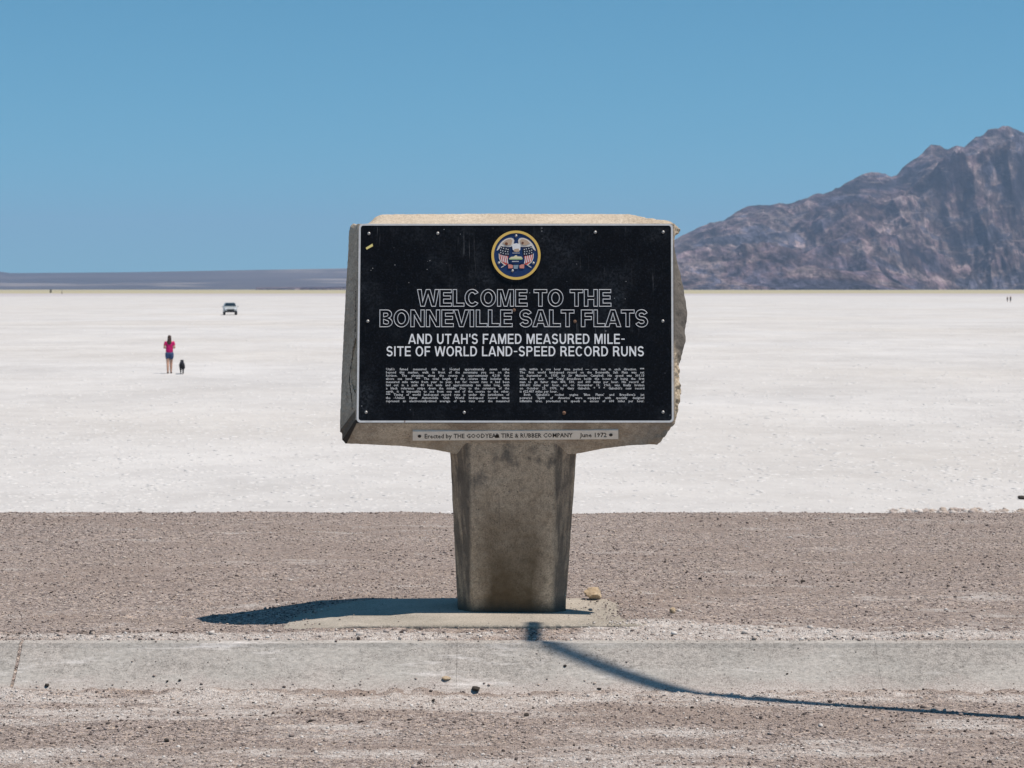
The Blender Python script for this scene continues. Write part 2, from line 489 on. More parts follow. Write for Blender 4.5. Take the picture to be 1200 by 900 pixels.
walk = (py_ > K_BOT) & (py_ < K_TOP + 0.12)
onpad = (px_ > -1.1) & (px_ < 0.62) & (py_ > 10.16) & (py_ < 11.0)
pz = lot_height(px_, py_)
pz = np.where(walk, np.maximum(kerb_z(py_), pz), pz)
pz = np.where(onpad, np.maximum(pz, 0.0 - 0.05 * sstep(-0.72, -1.18, px_) - 0.012 * sstep(0.45, 0.75, px_)), pz)
tag(stones_mesh('gravel_stones', px_, py_, pz, sz, tone, MAT_PEBBLE, 5), kind='stuff')

# ------------------------------------------------------------------ mountains and hills far away
def mat_mountain():
    M = Mat('mountain_rock', 0.95, spec=0.1)
    geo = M.n('NewGeometry'); sp = M.n('SeparateXYZ'); M.link(geo.outputs['Normal'], sp.inputs[0])
    a = M.noise(0.0026, 9, 0.68, (1, 0.25, 1.6), 0.8)
    b = M.noise(0.010, 9, 0.76, (1, 0.22, 0.8))
    f = M.noise(0.035, 6, 0.72, (1, 0.2, 0.5), 0.4)
    c = M.ramp(a, [(0.32, (0.026, 0.024, 0.032)), (0.42, (0.056, 0.046, 0.056)), (0.49, (0.120, 0.074, 0.068)), (0.53, (0.185, 0.128, 0.108)), (0.57, (0.062, 0.054, 0.066)), (0.64, (0.095, 0.080, 0.088)), (0.72, (0.15, 0.12, 0.11))])
    c = M.mix(0.9, c, M.ramp(b, [(0.39, 0.16), (0.5, 1.0), (0.61, 2.1)]), 'MULTIPLY')
    c = M.mix(0.85, c, M.ramp(f, [(0.39, 0.25), (0.5, 1.0), (0.62, 1.9)]), 'MULTIPLY')
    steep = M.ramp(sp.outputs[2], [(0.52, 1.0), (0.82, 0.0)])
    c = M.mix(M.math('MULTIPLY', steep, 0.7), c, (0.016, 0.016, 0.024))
    pale = M.ramp(M.noise(0.0040, 9, 0.74, (0.7, 0.3, 2.4), 1.2), [(0.575, 0.0), (0.62, 1.0)])
    c = M.mix(M.math('MULTIPLY', pale, 0.6), c, (0.33, 0.235, 0.19))
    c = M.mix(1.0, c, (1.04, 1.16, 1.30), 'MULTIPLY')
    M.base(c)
    M.bump(M.math('ADD', b, M.math('MULTIPLY', f, 0.4)), 40.0, 1.0)
    return M.m

prof = [(300, 336.5), (480, 335), (560, 333), (640, 325), (700, 311), (760, 293), (790, 282), (815, 269.5), (832, 262), (850, 257), (866, 248), (878, 241.5), (885, 241), (900, 240), (913, 238), (923, 240.5),
        (941, 234), (957, 227), (965, 227.5), (983, 220), (995, 214), (1007, 206.5), (1021, 203), (1035, 204), (1050, 204.8), (1060, 196), (1081, 180), (1091, 170.8), (1102, 172),
        (1111, 175.7), (1121, 172), (1130, 174), (1144, 161), (1158, 153.3), (1168, 151.5), (1177, 148.4), (1189, 150.5), (1200, 155), (1250, 166), (1320, 150), (1400, 172), (1500, 190), (1700, 235), (2000, 300), (2400, 332), (2800, 336.5)]
ppx = np.array([p[0] for p in prof], float); ppy = np.array([p[1] for p in prof], float)
mpx = np.concatenate([np.linspace(300, 760, 60, endpoint=False), np.linspace(760, 1260, 700, endpoint=False), np.linspace(1260, 2800, 200)])
mt = np.concatenate([np.linspace(0, 1.04, 260, endpoint=False), np.linspace(1.04, 1.35, 30)])                       # 0 foot, 1 ridge line, 1.35 rear foot
D0, D1 = 5400.0, 8600.0
PX, T = np.meshgrid(mpx, mt)
DIST = D0 + (D1 - D0) * T
XW = (PX - CX) * DIST / F_PX
YW = DIST
ang = (HORIZON - np.interp(PX, ppx, ppy)) / F_PX      # ridge line slope seen from the road
xs_ = np.linspace(200, 2900, 2701)
ys_ = np.interp(xs_, ppx, ppy); ker = np.exp(-(np.arange(-110, 111) / 42.0) ** 2); ker /= ker.sum()
ysm = np.convolve(np.pad(ys_, 110, mode='edge'), ker, 'valid')
ang_s = (HORIZON - np.interp(PX, xs_, ysm)) / F_PX
wk = np.clip(T, 0, 1) ** 7
ridge_h = np.maximum((ang_s * (1 - wk) + ang * wk) * D1, 0)
front = np.clip(T, 0, 1)
E = np.where(T <= 1, front ** 1.35, np.maximum(1 - (T - 1) / 0.35, 0) ** 0.8)
warp = (fbm(XW / 2400, YW / 2400 + 7, 4) - 0.5)
rg = ridged(XW / 900 + warp * 1.2, YW / 2600 + 3 + warp, 6)
rg2 = ridged(XW / 420 + 11 + warp, YW / 1500 + 2, 6)
rg3 = ridged(XW / 150 + 5 + warp * 2, YW / 700 + 9, 5)
w = np.where(T <= 1, np.sin(np.pi * np.clip(T, 0, 1)) ** 0.8, 0)
ZW = ridge_h * (E + w * (0.62 * (rg ** 1.5 - 0.50) + 0.42 * (rg2 ** 1.6 - 0.46) + 0.20 * (rg3 ** 1.5 - 0.48)))
ZW = ZW + ridge_h * 0.07 * (ridged(XW / 70 + 3, YW / 400, 4) - 0.6) * np.exp(-((T - 1) / 0.10) ** 2)
top = np.interp(PX, ppx, ppy)
cap = EYE + (ang + 0.0006) * YW
ZW = np.minimum(ZW + EYE, cap)
ZW = np.maximum(ZW, Z_SALT - 3.0 + 0 * ZW)
ZW = np.where((T < 0.02) | (T > 1.33), Z_SALT - 4, ZW)
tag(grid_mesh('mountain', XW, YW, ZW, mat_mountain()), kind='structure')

def mat_hills():
    M = Mat('hill_scrub', 0.95, spec=0.1)
    a = M.noise(0.0009, 6, 0.6, (0.35, 1, 1))
    c = M.ramp(a, [(0.35, (0.058, 0.044, 0.042)), (0.6, (0.11, 0.085, 0.075))])
    pale = M.ramp(M.noise(0.0016, 5, 0.62, (0.35, 0.5, 9)), [(0.60, 0.0), (0.66, 1.0)])
    c = M.mix(M.math('MULTIPLY', pale, 0.45), c, (0.42, 0.35, 0.28))
    M.base(c)
    return M.m
hp = [(-1600, 322), (-900, 314), (-400, 320), (-100, 317), (0, 318.3), (12, 320), (70, 319.6), (150, 319), (250, 317.2), (330, 315.8), (405, 314.6), (500, 315), (620, 319), (760, 324), (900, 330), (1400, 334)]
hpx = np.linspace(-1600, 1400, 420); htt = np.linspace(0, 1.3, 40)
PX, T = np.meshgrid(hpx, htt)
DIST = 11500 + 3000 * T
hx = (PX - CX) * DIST / F_PX
hh = (HORIZON - np.interp(PX, [p[0] for p in hp], [p[1] for p in hp])) / F_PX * 14500
E = np.where(T <= 1, np.clip(T, 0, 1) ** 1.2, np.maximum(1 - (T - 1) / 0.3, 0))
hz = hh * (E + 0.25 * np.sin(np.pi * np.clip(T, 0, 1)) * (fbm(hx / 900, DIST / 900, 5) - 0.5)) + EYE
hz = np.where((T < 0.03) | (T > 1.28), Z_SALT - 3, hz)
tag(grid_mesh('hills', hx, DIST, hz, mat_hills()), kind='structure')

# ------------------------------------------------------------------ air
HM = bpy.data.materials.new('haze'); HM.use_nodes = True
for nd in list(HM.node_tree.nodes):
    if nd.type != 'OUTPUT_MATERIAL': HM.node_tree.nodes.remove(nd)
hv = HM.node_tree.nodes.new('ShaderNodeVolumePrincipled')
hv.inputs['Color'].default_value = (0.52, 0.71, 1.0, 1)
hv.inputs['Density'].default_value = 5.2e-5
hv.inputs['Anisotropy'].default_value = 0.0
HM.node_tree.links.new(hv.outputs[0], [nd for nd in HM.node_tree.nodes if nd.type == 'OUTPUT_MATERIAL'][0].inputs['Volume'])
bm = bmesh.new(); bmesh.ops.create_cube(bm, size=1.0)
for v in bm.verts:
    v.co.x *= 47000; v.co.y *= 47000
    v.co.z = -8.0 if v.co.z < 0 else 760.0
tag(bm_obj('haze', bm, HM), kind='stuff')

# ------------------------------------------------------------------ the concrete marker
D_BOT, D_TOP = 10.38, 10.465                 # distance of the board's front at its lower / upper edge (it leans back)
zb = EYE - (495 - HORIZON) * D_BOT / F_PX
zt = EYE - (263 - HORIZON) * D_TOP / F_PX
LEAN = (D_TOP - D_BOT) / (zt - zb)
CAMP = Vector((0, 0, EYE))
PL_N = Vector((0, -1, LEAN)).normalized()
PL_0 = Vector((0, D_BOT, zb))
PL_U = Vector((1, 0, 0))
PL_V = PL_U.cross(Vector((0, 1, -LEAN)).normalized())
PL_V = Vector((0, LEAN, 1)).normalized()
def face(px, py, off=0.0):
    """point of the board's front plane, off metres in front of it"""
    d = Vector(((px - CX) / F_PX, 1, -(py - HORIZON) / F_PX))
    t = (PL_0 + PL_N * off - CAMP).dot(PL_N) / d.dot(PL_N)
    return CAMP + d * t

MARK_BASE = Vector((0, 10.75, 0))
marker = thing('roadside_marker', 'big concrete welcome marker with black engraved plaque and chipped right edge on a tapered stem', 'monument', MARK_BASE)
def under(o, par, base=MARK_BASE):
    o.parent = par
    return o
def mk(name, verts, faces, mats, parent, smooth=False, midx=None):
    """mesh in world metres, stored relative to the marker's base"""
    return pydata(name, [Vector(v) - MARK_BASE for v in verts], faces, mats, parent, smooth, midx)

def mat_board():
    M = mat_concrete('board_concrete', (0.55, 0.48, 0.385), (0.41, 0.345, 0.265), 0.5)
    st = M.ramp(M.noise(5.0, 6, 0.65, (1.0, 1, 0.5)), [(0.42, 0.0), (0.62, 1.0)])
    c = M.mix(M.math('MULTIPLY', M.math('MULTIPLY', st, 0.6), M.math('SUBTRACT', 1.0, M.attr('clean'))), M.final, (0.19, 0.14, 0.10))
    c = M.mix(M.attr('dark_facet'), c, M.mix(M.noise(18, 5, 0.7), (0.10, 0.092, 0.08), (0.20, 0.18, 0.155)))  # middle stretch of the right edge is a darker grey
    # fresh fracture where the edge broke off: paler, sandier, with coarse grit
    grit = M.ramp(M.noise(90, 3, 0.7), [(0.35, (0.28, 0.22, 0.15)), (0.5, (0.46, 0.38, 0.27)), (0.65, (0.58, 0.50, 0.38))])
    c = M.mix(M.attr('fresh'), c, grit)
    dirt = M.ramp(M.attr('crack'), [(0.25, 0.0), (0.6, 1.0)])
    c = M.mix(dirt, c, (0.05, 0.043, 0.036))
    M.base(c)
    return M.m
MAT_BOARD = mat_board()

top_px = [(418.5, 263), (426, 263), (431, 262.5), (436, 258), (441, 254), (446, 251.5), (480, 251), (560, 250.6), (640, 250.8), (700, 250.8), (735, 251), (744, 252), (750, 254), (758, 255.6), (768, 257), (779, 258), (786, 260.5), (793, 265.5)]
right_px = [(793, 265.5), (796, 270), (793.5, 274.8), (789.2, 276.7), (788.9, 293), (792.5, 302), (796, 317), (800.7, 335), (802.6, 350), (805.7, 366.5), (805, 375.7), (802.6, 386.7), (803.4, 399.5), (800, 412), (795.5, 427.5), (795.2, 442), (797.6, 460.5), (795.5, 473), (792.8, 490), (790, 497), (783, 501.5), (778, 509), (775, 515), (769, 520.5)]
bottom_px = [(769, 520.5), (737, 522), (708, 525.5), (690, 529), (680, 531), (672, 532), (640, 532), (560, 532), (533, 532), (524, 530), (512, 527.5), (493, 525), (471, 522.7), (436, 521), (405, 519.6)]
left_px = [(405, 519.6), (401, 515.5), (400.8, 507.5), (398.4, 506.3), (398.5, 491.7), (401, 430), (402.3, 400), (405, 345), (408, 295), (409, 272), (410.5, 265), (413.8, 261.8), (418.5, 263)]
def resample(pts, n):
    P = [Vector((a, b, 0)) for a, b in pts]
    L = [(P[i + 1] - P[i]).length for i in range(len(P) - 1)]
    tot = sum(L); out = []
    for k in range(n):
        s = tot * k / n; i = 0
        while i < len(L) - 1 and s > L[i]: s -= L[i]; i += 1
        out.append(P[i].lerp(P[i + 1], s / max(L[i], 1e-6)))
    return out
SEG = (150, 130, 150, 190)
sil = []; side = []
for k, (p, n) in enumerate(zip((top_px, right_px, bottom_px, left_px), SEG)):
    sil += resample(p, n); side += [k] * n
panel = []
corners = [(419, 262.3), (790, 262), (791, 496.3), (416.5, 496.3)]
for k, n in enumerate(SEG):
    panel += resample([corners[k], corners[(k + 1) % 4]], n)
NB = len(sil)
BEV = 0.15
def board_depth(pyx, extra):
    return D_BOT + (495 - pyx) / (495 - 263) * (D_TOP - D_BOT) + extra
ringA = [face(p.x, p.y) for p in panel]
def bev_of(p, s):
    b = BEV
    b = b + (0.045 - BEV) * float(sstep(690, 770, p.x))
    b = b + (0.10 - BEV) * float(sstep(470, 420, p.x))
    return b
ringB = [at(p.x, p.y, board_depth(p.y, bev_of(p, s))) for p, s in zip(sil, side)]
cenB = Vector((sum(p.x for p in ringB) / NB, 0, 1.4))
ringC = [Vector((p.x, p.y + 0.02, p.z)) for p in ringB]
ringD = []
for p, s, s_ in zip(ringC, side, sil):
    q = Vector((p.x, board_depth(s_.y, BEV) + 0.27, p.z))
    q.x = cenB.x + (p.x - cenB.x) * 0.36
    q.z = 1.37 + (p.z - 1.37) * 0.72
    ringD.append(q)
rows = []
NR = 26
rnd = random.Random(4)
fresh = []; crack = []; dark_facet = []; clean = []
def grow(ra, rb, n, first):
    for i in range(0 if first else 1, n + 1):
        rows.append([a.lerp(b, i / n) for a, b in zip(ra, rb)])
grow(ringA, ringB, NR, True)
grow(ringB, ringC, 4, False)
grow(ringC, ringD, 5, False)
from mathutils import noise as mnoise
verts = []
for r, row in enumerate(rows):
    for i, p in enumerate(row):
        s = side[i]; sp = sil[i]
        q = Vector(p); fr = 0.0; ck = 0.0
        inward = Vector((cenB.x - p.x, 0.0, 1.4 - p.z)).normalized()
        if r > 0:
            rq = r * 10.0 / NR
            nz = mnoise.fractal(p * 34, 0.9, 2.0, 4)
            broken = 0.0
            if s == 1: broken = 0.25 + 0.75 * float(max(sstep(412, 430, sp.y), sstep(290, 278, sp.y)))
            if s == 0: broken = max(0.25, sstep(738, 752, sp.x)) * (0.6 if sp.x > 440 else 1.0)
            if s == 2: broken = max(0.05, float(sstep(755, 765, sp.x)))
            amp = 0.011 * broken * min(1, rq / 3)
            q += inward * (amp * nz) + Vector((0, amp * 1.2 * mnoise.noise(p * 27 + Vector((5, 1, 2))), 0))
            q += Vector((0.0015, 0.0015, 0.0015)) * mnoise.noise(p * 60)
            if s == 1:
                # lower part is a raw fracture, upper part a darker grey
                fr = float(sstep(415, 435, sp.y)) * 0.9 if sp.y < 500 else 0.35
                fr = max(fr, 0.75 * (1 - float(sstep(272, 282, sp.y))))
                q += Vector((0.012 * mnoise.noise(Vector((p.x * 6, p.y * 14, p.z * 9))), 0.012 * mnoise.noise(p * 13), 0)) * min(1, rq / 3) * broken * (1 if 0 < r < NR else 0.3)
            if s == 0:
                fr = 0.35
            if s == 3 and 0 < r < NR:
                # chipped hollow and long crack on the left bevel
                t = r / NR
                crx = 0.62 - 0.5 * sstep(340, 440, sp.y) * 1.0 + 0.06 * mnoise.noise(Vector((sp.y * 0.12, 3, 0)))
                if 345 < sp.y < 500 and abs(t - (0.10 + 0.05 * mnoise.noise(Vector((sp.y * 0.11, 3, 0))) + max(0, 0.35 - abs(sp.y - 455) / 160))) < 0.026: ck = 0.75
                if 408 < sp.y < 482:
                    hol = 0.30 * (1 - ((sp.y - 445) / 37) ** 2) + 0.05 * mnoise.noise(Vector((sp.y * 0.3, 9, 0)))
                    if t < hol + 0.02:
                        q -= Vector((0, -0.018, 0)) * (1 - t / 0.4); fr = 0.55
            if (s == 3 and sp.y > 504) or (s == 2 and sp.x < 403):
                ck = 0.5
        if abs(sp.x - 404) < 2.2 and sp.y > 505 and r <= NR: ck = 1.0
        dark_facet.append(float(sstep(282, 295, sp.y) * sstep(432, 415, sp.y)) if s == 1 else 0.0); clean.append(0.75 if s == 0 else (0.55 if s == 3 else 0.0))
        verts.append(q); fresh.append(fr); crack.append(ck)
faces = []
nr = len(rows)
for r in range(nr - 1):
    for i in range(NB):
        j = (i + 1) % NB
        faces.append((r * NB + i, (r + 1) * NB + i, (r + 1) * NB + j, r * NB + j))
faces.append(tuple(range(NB)))
faces.append(tuple(reversed(range((nr - 1) * NB, nr * NB))))
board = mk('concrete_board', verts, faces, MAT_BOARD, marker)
for nm, dat in (('fresh', fresh), ('crack', crack), ('dark_facet', dark_facet), ('clean', clean)):
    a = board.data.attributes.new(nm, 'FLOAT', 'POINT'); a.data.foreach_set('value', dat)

# stem
def mat_stem():
    M = mat_concrete('stem_concrete', (0.64, 0.49, 0.345), (0.48, 0.355, 0.24), 0.6)
    geo = M.n('TexCoord'); sp = M.n('SeparateXYZ'); M.link(geo.outputs['Object'], sp.inputs[0])
    x, y, z = sp.outputs
    # rusty brown water stain low in the middle, grey bloom below the strip, dark lichen runs in the chamfers
    sn = M.math('MULTIPLY', M.math('SUBTRACT', M.noise(6, 6, 0.66), 0.5), 0.42)
    low = M.ramp(M.math('ADD', z, sn), [(0.08, 1.0), (0.34, 0.62), (0.60, 0.0)])
    mid = M.ramp(M.math('ADD', M.math('ABSOLUTE', M.math('ADD', x, 0.0)), M.math('MULTIPLY', sn, 0.25)), [(0.10, 1.0), (0.185, 0.12)])
    c = M.mix(M.math('MULTIPLY', M.math('MULTIPLY', low, mid), 0.95), M.final, M.mix(M.noise(30, 4, 0.7), (0.075, 0.048, 0.022), (0.15, 0.10, 0.055)))
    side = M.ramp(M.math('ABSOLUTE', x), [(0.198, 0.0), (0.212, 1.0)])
    c = M.mix(M.math('MULTIPLY', side, 0.22), c, (0.13, 0.105, 0.08))  # both chamfers an even tone darker than the front
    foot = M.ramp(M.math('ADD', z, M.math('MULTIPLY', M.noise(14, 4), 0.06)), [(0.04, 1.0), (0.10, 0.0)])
    c = M.mix(M.math('MULTIPLY', foot, 0.8), c, (0.05, 0.045, 0.035))  # very dark band along the bottom edge
    gr = M.ramp(M.noise(7, 6, 0.66, (1, 1, 0.8)), [(0.50, 0.0), (0.62, 1.0)])
    up = M.ramp(z, [(0.5, 0.0), (0.72, 1.0)])
    c = M.mix(M.math('MULTIPLY', M.math('MULTIPLY', gr, up), 0.75), c, (0.10, 0.09, 0.078))
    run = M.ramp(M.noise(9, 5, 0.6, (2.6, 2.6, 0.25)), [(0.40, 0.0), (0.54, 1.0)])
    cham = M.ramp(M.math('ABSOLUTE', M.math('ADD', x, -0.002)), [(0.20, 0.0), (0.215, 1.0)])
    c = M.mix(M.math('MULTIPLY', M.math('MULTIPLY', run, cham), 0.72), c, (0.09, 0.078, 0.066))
    drip = M.ramp(M.noise(26, 5, 0.66, (1.6, 1.6, 0.10)), [(0.60, 0.0), (0.70, 1.0)])
    c = M.mix(M.math('MULTIPLY', drip, 0.40), c, (0.09, 0.075, 0.06))
    M.base(c)
    return M.m
FD = 10.55
def stem_row(z, xo0, xf0, xf1, xo1, d0):
    """octagonal section: outer left, front left, front right, outer right in photo pixels at height z"""
    X = lambda p, d: (p - CX) * d / F_PX
    dch = 0.085; back = 0.43
    pts = [(X(xo0, d0 + dch), d0 + dch), (X(xf0, d0), d0), (X(xf1, d0), d0), (X(xo1, d0 + dch), d0 + dch)]
    cx = (pts[0][0] + pts[3][0]) / 2
    pts += [(pts[3][0], d0 + back - 0.08), (pts[2][0], d0 + back), (pts[1][0], d0 + back), (pts[0][0], d0 + back - 0.08)]
    return [Vector((a, b, z)) for a, b in pts]
levels = []
for k in range(25):
    t = k / 24
    z = -0.03 + t * 0.93
    tt = max(0.0, min(1.0, z / 0.80))
    xo0 = 536.3 + (527.6 - 536.3) * tt
    xf0 = 552.5 + (546.5 - 552.5) * tt
    xf1 = 646.5 + (650.5 - 646.5) * tt
    xo1 = 663.0 + (675.6 - 663.0) * tt
    levels.append(stem_row(z, xo0, xf0, xf1, xo1, FD - 0.085 * tt))
sv = [];
for row in levels:
    # subdivide each row and round its arrises slightly
    m = len(row); new = []
    for i in range(m):
        a, b = row[i], row[(i + 1) % m]
        L = (b - a).length
        new += [a.lerp(b, min(0.4, 0.008 / L)), a.lerp(b, 0.35), a.lerp(b, 0.65), a.lerp(b, 1 - min(0.4, 0.008 / L))]
    sv.append(new)
m = len(sv[0])
vv = []
for row in sv:
    for p in row:
        vv.append(p + Vector((mnoise.noise(p * 21) * 0.002, mnoise.noise(p * 21 + Vector((9, 9, 9))) * 0.002, 0)))
ff = [(r * m + i, r * m + (i + 1) % m, (r + 1) * m + (i + 1) % m, (r + 1) * m + i) for r in range(len(sv) - 1) for i in range(m)]
ff.append(tuple(range((len(sv) - 1) * m, len(sv) * m)))
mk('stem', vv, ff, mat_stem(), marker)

# ------------------------------------------------------------------ plaque
def rounded_rect(c4, rad, n=6):
    """corners as photo pixels TL TR BR BL -> list of pixel points with rounded corners"""
    out = []
    for k in range(4):
        p = Vector((*c4[k], 0)); a = Vector((*c4[k - 1], 0)); b = Vector((*c4[(k + 1) % 4], 0))
        da = (a - p).normalized(); db = (b - p).normalized()
        c = p + (da + db) * rad
        for i in range(n + 1):
            an = math.pi / 2 * i / n
            out.append(c - db * rad * math.cos(an) - da * rad * math.sin(an))
    return out
def mat_plaque():
    M = Mat('plaque_enamel', 0.42, spec=0.12)
    sp = M.ramp(M.noise(120, 3, 0.75), [(0.45, (0.0025, 0.003, 0.0045)), (0.6, (0.006, 0.0075, 0.011)), (0.74, (0.022, 0.027, 0.038))])
    cloud = M.ramp(M.noise(4.0, 5, 0.65), [(0.48, 0.0), (0.72, 1.0)])
    c = M.mix(M.math('MULTIPLY', cloud, 0.5), sp, M.ramp(M.noise(80, 3, 0.7), [(0.42, (0.008, 0.010, 0.013)), (0.62, (0.06, 0.068, 0.08))]))
    run = M.ramp(M.noise(20, 5, 0.7, (2.6, 1, 0.12)), [(0.61, 0.0), (0.72, 1.0)])
    low = M.ramp(M.math('ADD', M.noise(6, 3), 0.0), [(0.44, 0.0), (0.62, 1.0)])
    c = M.mix(M.math('MULTIPLY', M.math('MULTIPLY', run, low), 0.22), c, (0.42, 0.43, 0.45))
    chip = M.ramp(M.voronoi(26, 'Distance'), [(0.04, 1.0), (0.075, 0.0)])
    sel = M.ramp(M.noise(8, 2), [(0.49, 0.0), (0.56, 1.0)])
    c = M.mix(M.math('MULTIPLY', M.math('MULTIPLY', chip, sel), 0.65), c, (0.5, 0.5, 0.5))
    M.base(c)
    M.rough(M.ramp(M.noise(30, 4, 0.7), [(0.3, 0.36), (0.7, 0.6)]))
    return M.m
def mat_white(name, col, dirty=0.5):
    M = Mat(name, 0.55, spec=0.3)
    g = M.ramp(M.noise(30, 5, 0.7), [(0.40, 0.0), (0.66, 1.0)])
    c = M.mix(M.math('MULTIPLY', g, dirty), col, tuple(v * 0.55 for v in col))
    rust = M.ramp(M.noise(17, 3, 0.6), [(0.71, 0.0), (0.75, 1.0)])
    c = M.mix(M.math('MULTIPLY', rust, 0.75), c, (0.16, 0.075, 0.03))
    M.base(c)
    return M.m
W_FRAME = mat_white('frame_white', (0.68, 0.68, 0.67), 0.3)
W_TEXT = mat_white('lettering_white', (0.86, 0.86, 0.85), 0.15)
W_LINE = mat_white('lettering_outline_white', (0.62, 0.63, 0.64), 0.3)
W_BODY = mat_white('small_lettering_white', (0.66, 0.66, 0.65), 0.2)
MAT_BLACK = mat_plaque()
METAL = plain('rivet_steel', (0.42, 0.41, 0.39), 0.5, 0.5, 0.7)
RUSTY = plain('rusty_steel', (0.20, 0.12, 0.08), 0.75, 0.3, 0.4)
DARK = plain('dark_bolt', (0.03, 0.028, 0.026), 0.6)

TH = 0.007
inner_c = [(422.8, 264.3), (786.3, 264.3), (787.3, 492.9), (420.2, 492.9)]
outer_c = [(420.5, 262.2), (788.6, 262.2), (789.6, 495.2), (417.8, 495.2)]
pin = rounded_rect(inner_c, 3.2); pout = rounded_rect(outer_c, 4.6)
k = len(pin)
fv = [face(p.x, p.y, 0.001) for p in pin] + [face(p.x, p.y, TH) for p in pin]
plaque = mk('plaque', fv, [tuple(reversed(range(k, 2 * k)))] + [(i, (i + 1) % k, k + (i + 1) % k, k + i) for i in range(k)], MAT_BLACK, marker)
# raised white rim around it
rv = [face(p.x, p.y, 0.001) for p in pout] + [face(p.x, p.y, TH + 0.002) for p in pout] + [face(p.x, p.y, TH + 0.002) for p in pin] + [face(p.x, p.y, 0.001) for p in pin]
rf = []
for a in range(3):
    for i in range(k):
        j = (i + 1) % k
        rf.append((a * k + i, (a + 1) * k + i, (a + 1) * k + j, a * k + j))
mk('rim', rv, rf, W_FRAME, plaque)

def dome(name, px, py, rad, mat, parent, off=TH, h=None):
    c = face(px, py, off); h = h or rad * 0.55
    vs = []; fs = []
    NS, NL = 12, 4
    for l in range(NL):
        a = math.pi / 2 * l / NL
        for s in range(NS):
            b = 2 * math.pi * s / NS
            vs.append(c + PL_U * (rad * math.cos(a) * math.cos(b)) + PL_V * (rad * math.cos(a) * math.sin(b)) + PL_N * (h * math.sin(a)))
    vs.append(c + PL_N * h)
    for l in range(NL - 1):
        for s in range(NS):
            fs.append((l * NS + s, l * NS + (s + 1) % NS, (l + 1) * NS + (s + 1) % NS, (l + 1) * NS + s))
    fs += [((NL - 1) * NS + s, (NL - 1) * NS + (s + 1) % NS, NL * NS) for s in range(NS)]
    return mk(name, vs, fs, mat, parent, True)
for x, y in ((432.3, 273.7), (513, 273.4), (697.6, 272.2), (777.2, 272), (431, 376.5), (776.8, 376.3), (429, 483.2), (544, 483.4), (777, 483)):
    dome('rivet', x, y, 0.0078, METAL, plaque)
tag(dome('rivet', 661, 484, 0.0095, RUSTY, plaque), 'rusty reddish brown rivet head')
for x, y in ((602.5, 363.5), (673.8, 376.8)):
    tag(dome('pock_mark', x, y, 0.0085, RUSTY, plaque, TH, 0.002), 'rust brown pit in the enamel')
st = [face(*p, TH + 0.0012) for p in ((428.6, 290.2), (429.6, 292.6), (437.2, 288.4), (436.4, 285.6))]
tag(mk('sticker', st + [v - PL_N * 0.0012 for v in st], [(0, 1, 2, 3), (0, 1, 5, 4), (1, 2, 6, 5), (2, 3, 7, 6), (3, 0, 4, 7)], plain('yellow_paper', (0.80, 0.68, 0.25), 0.7), plaque), 'small yellow scrap of tape')

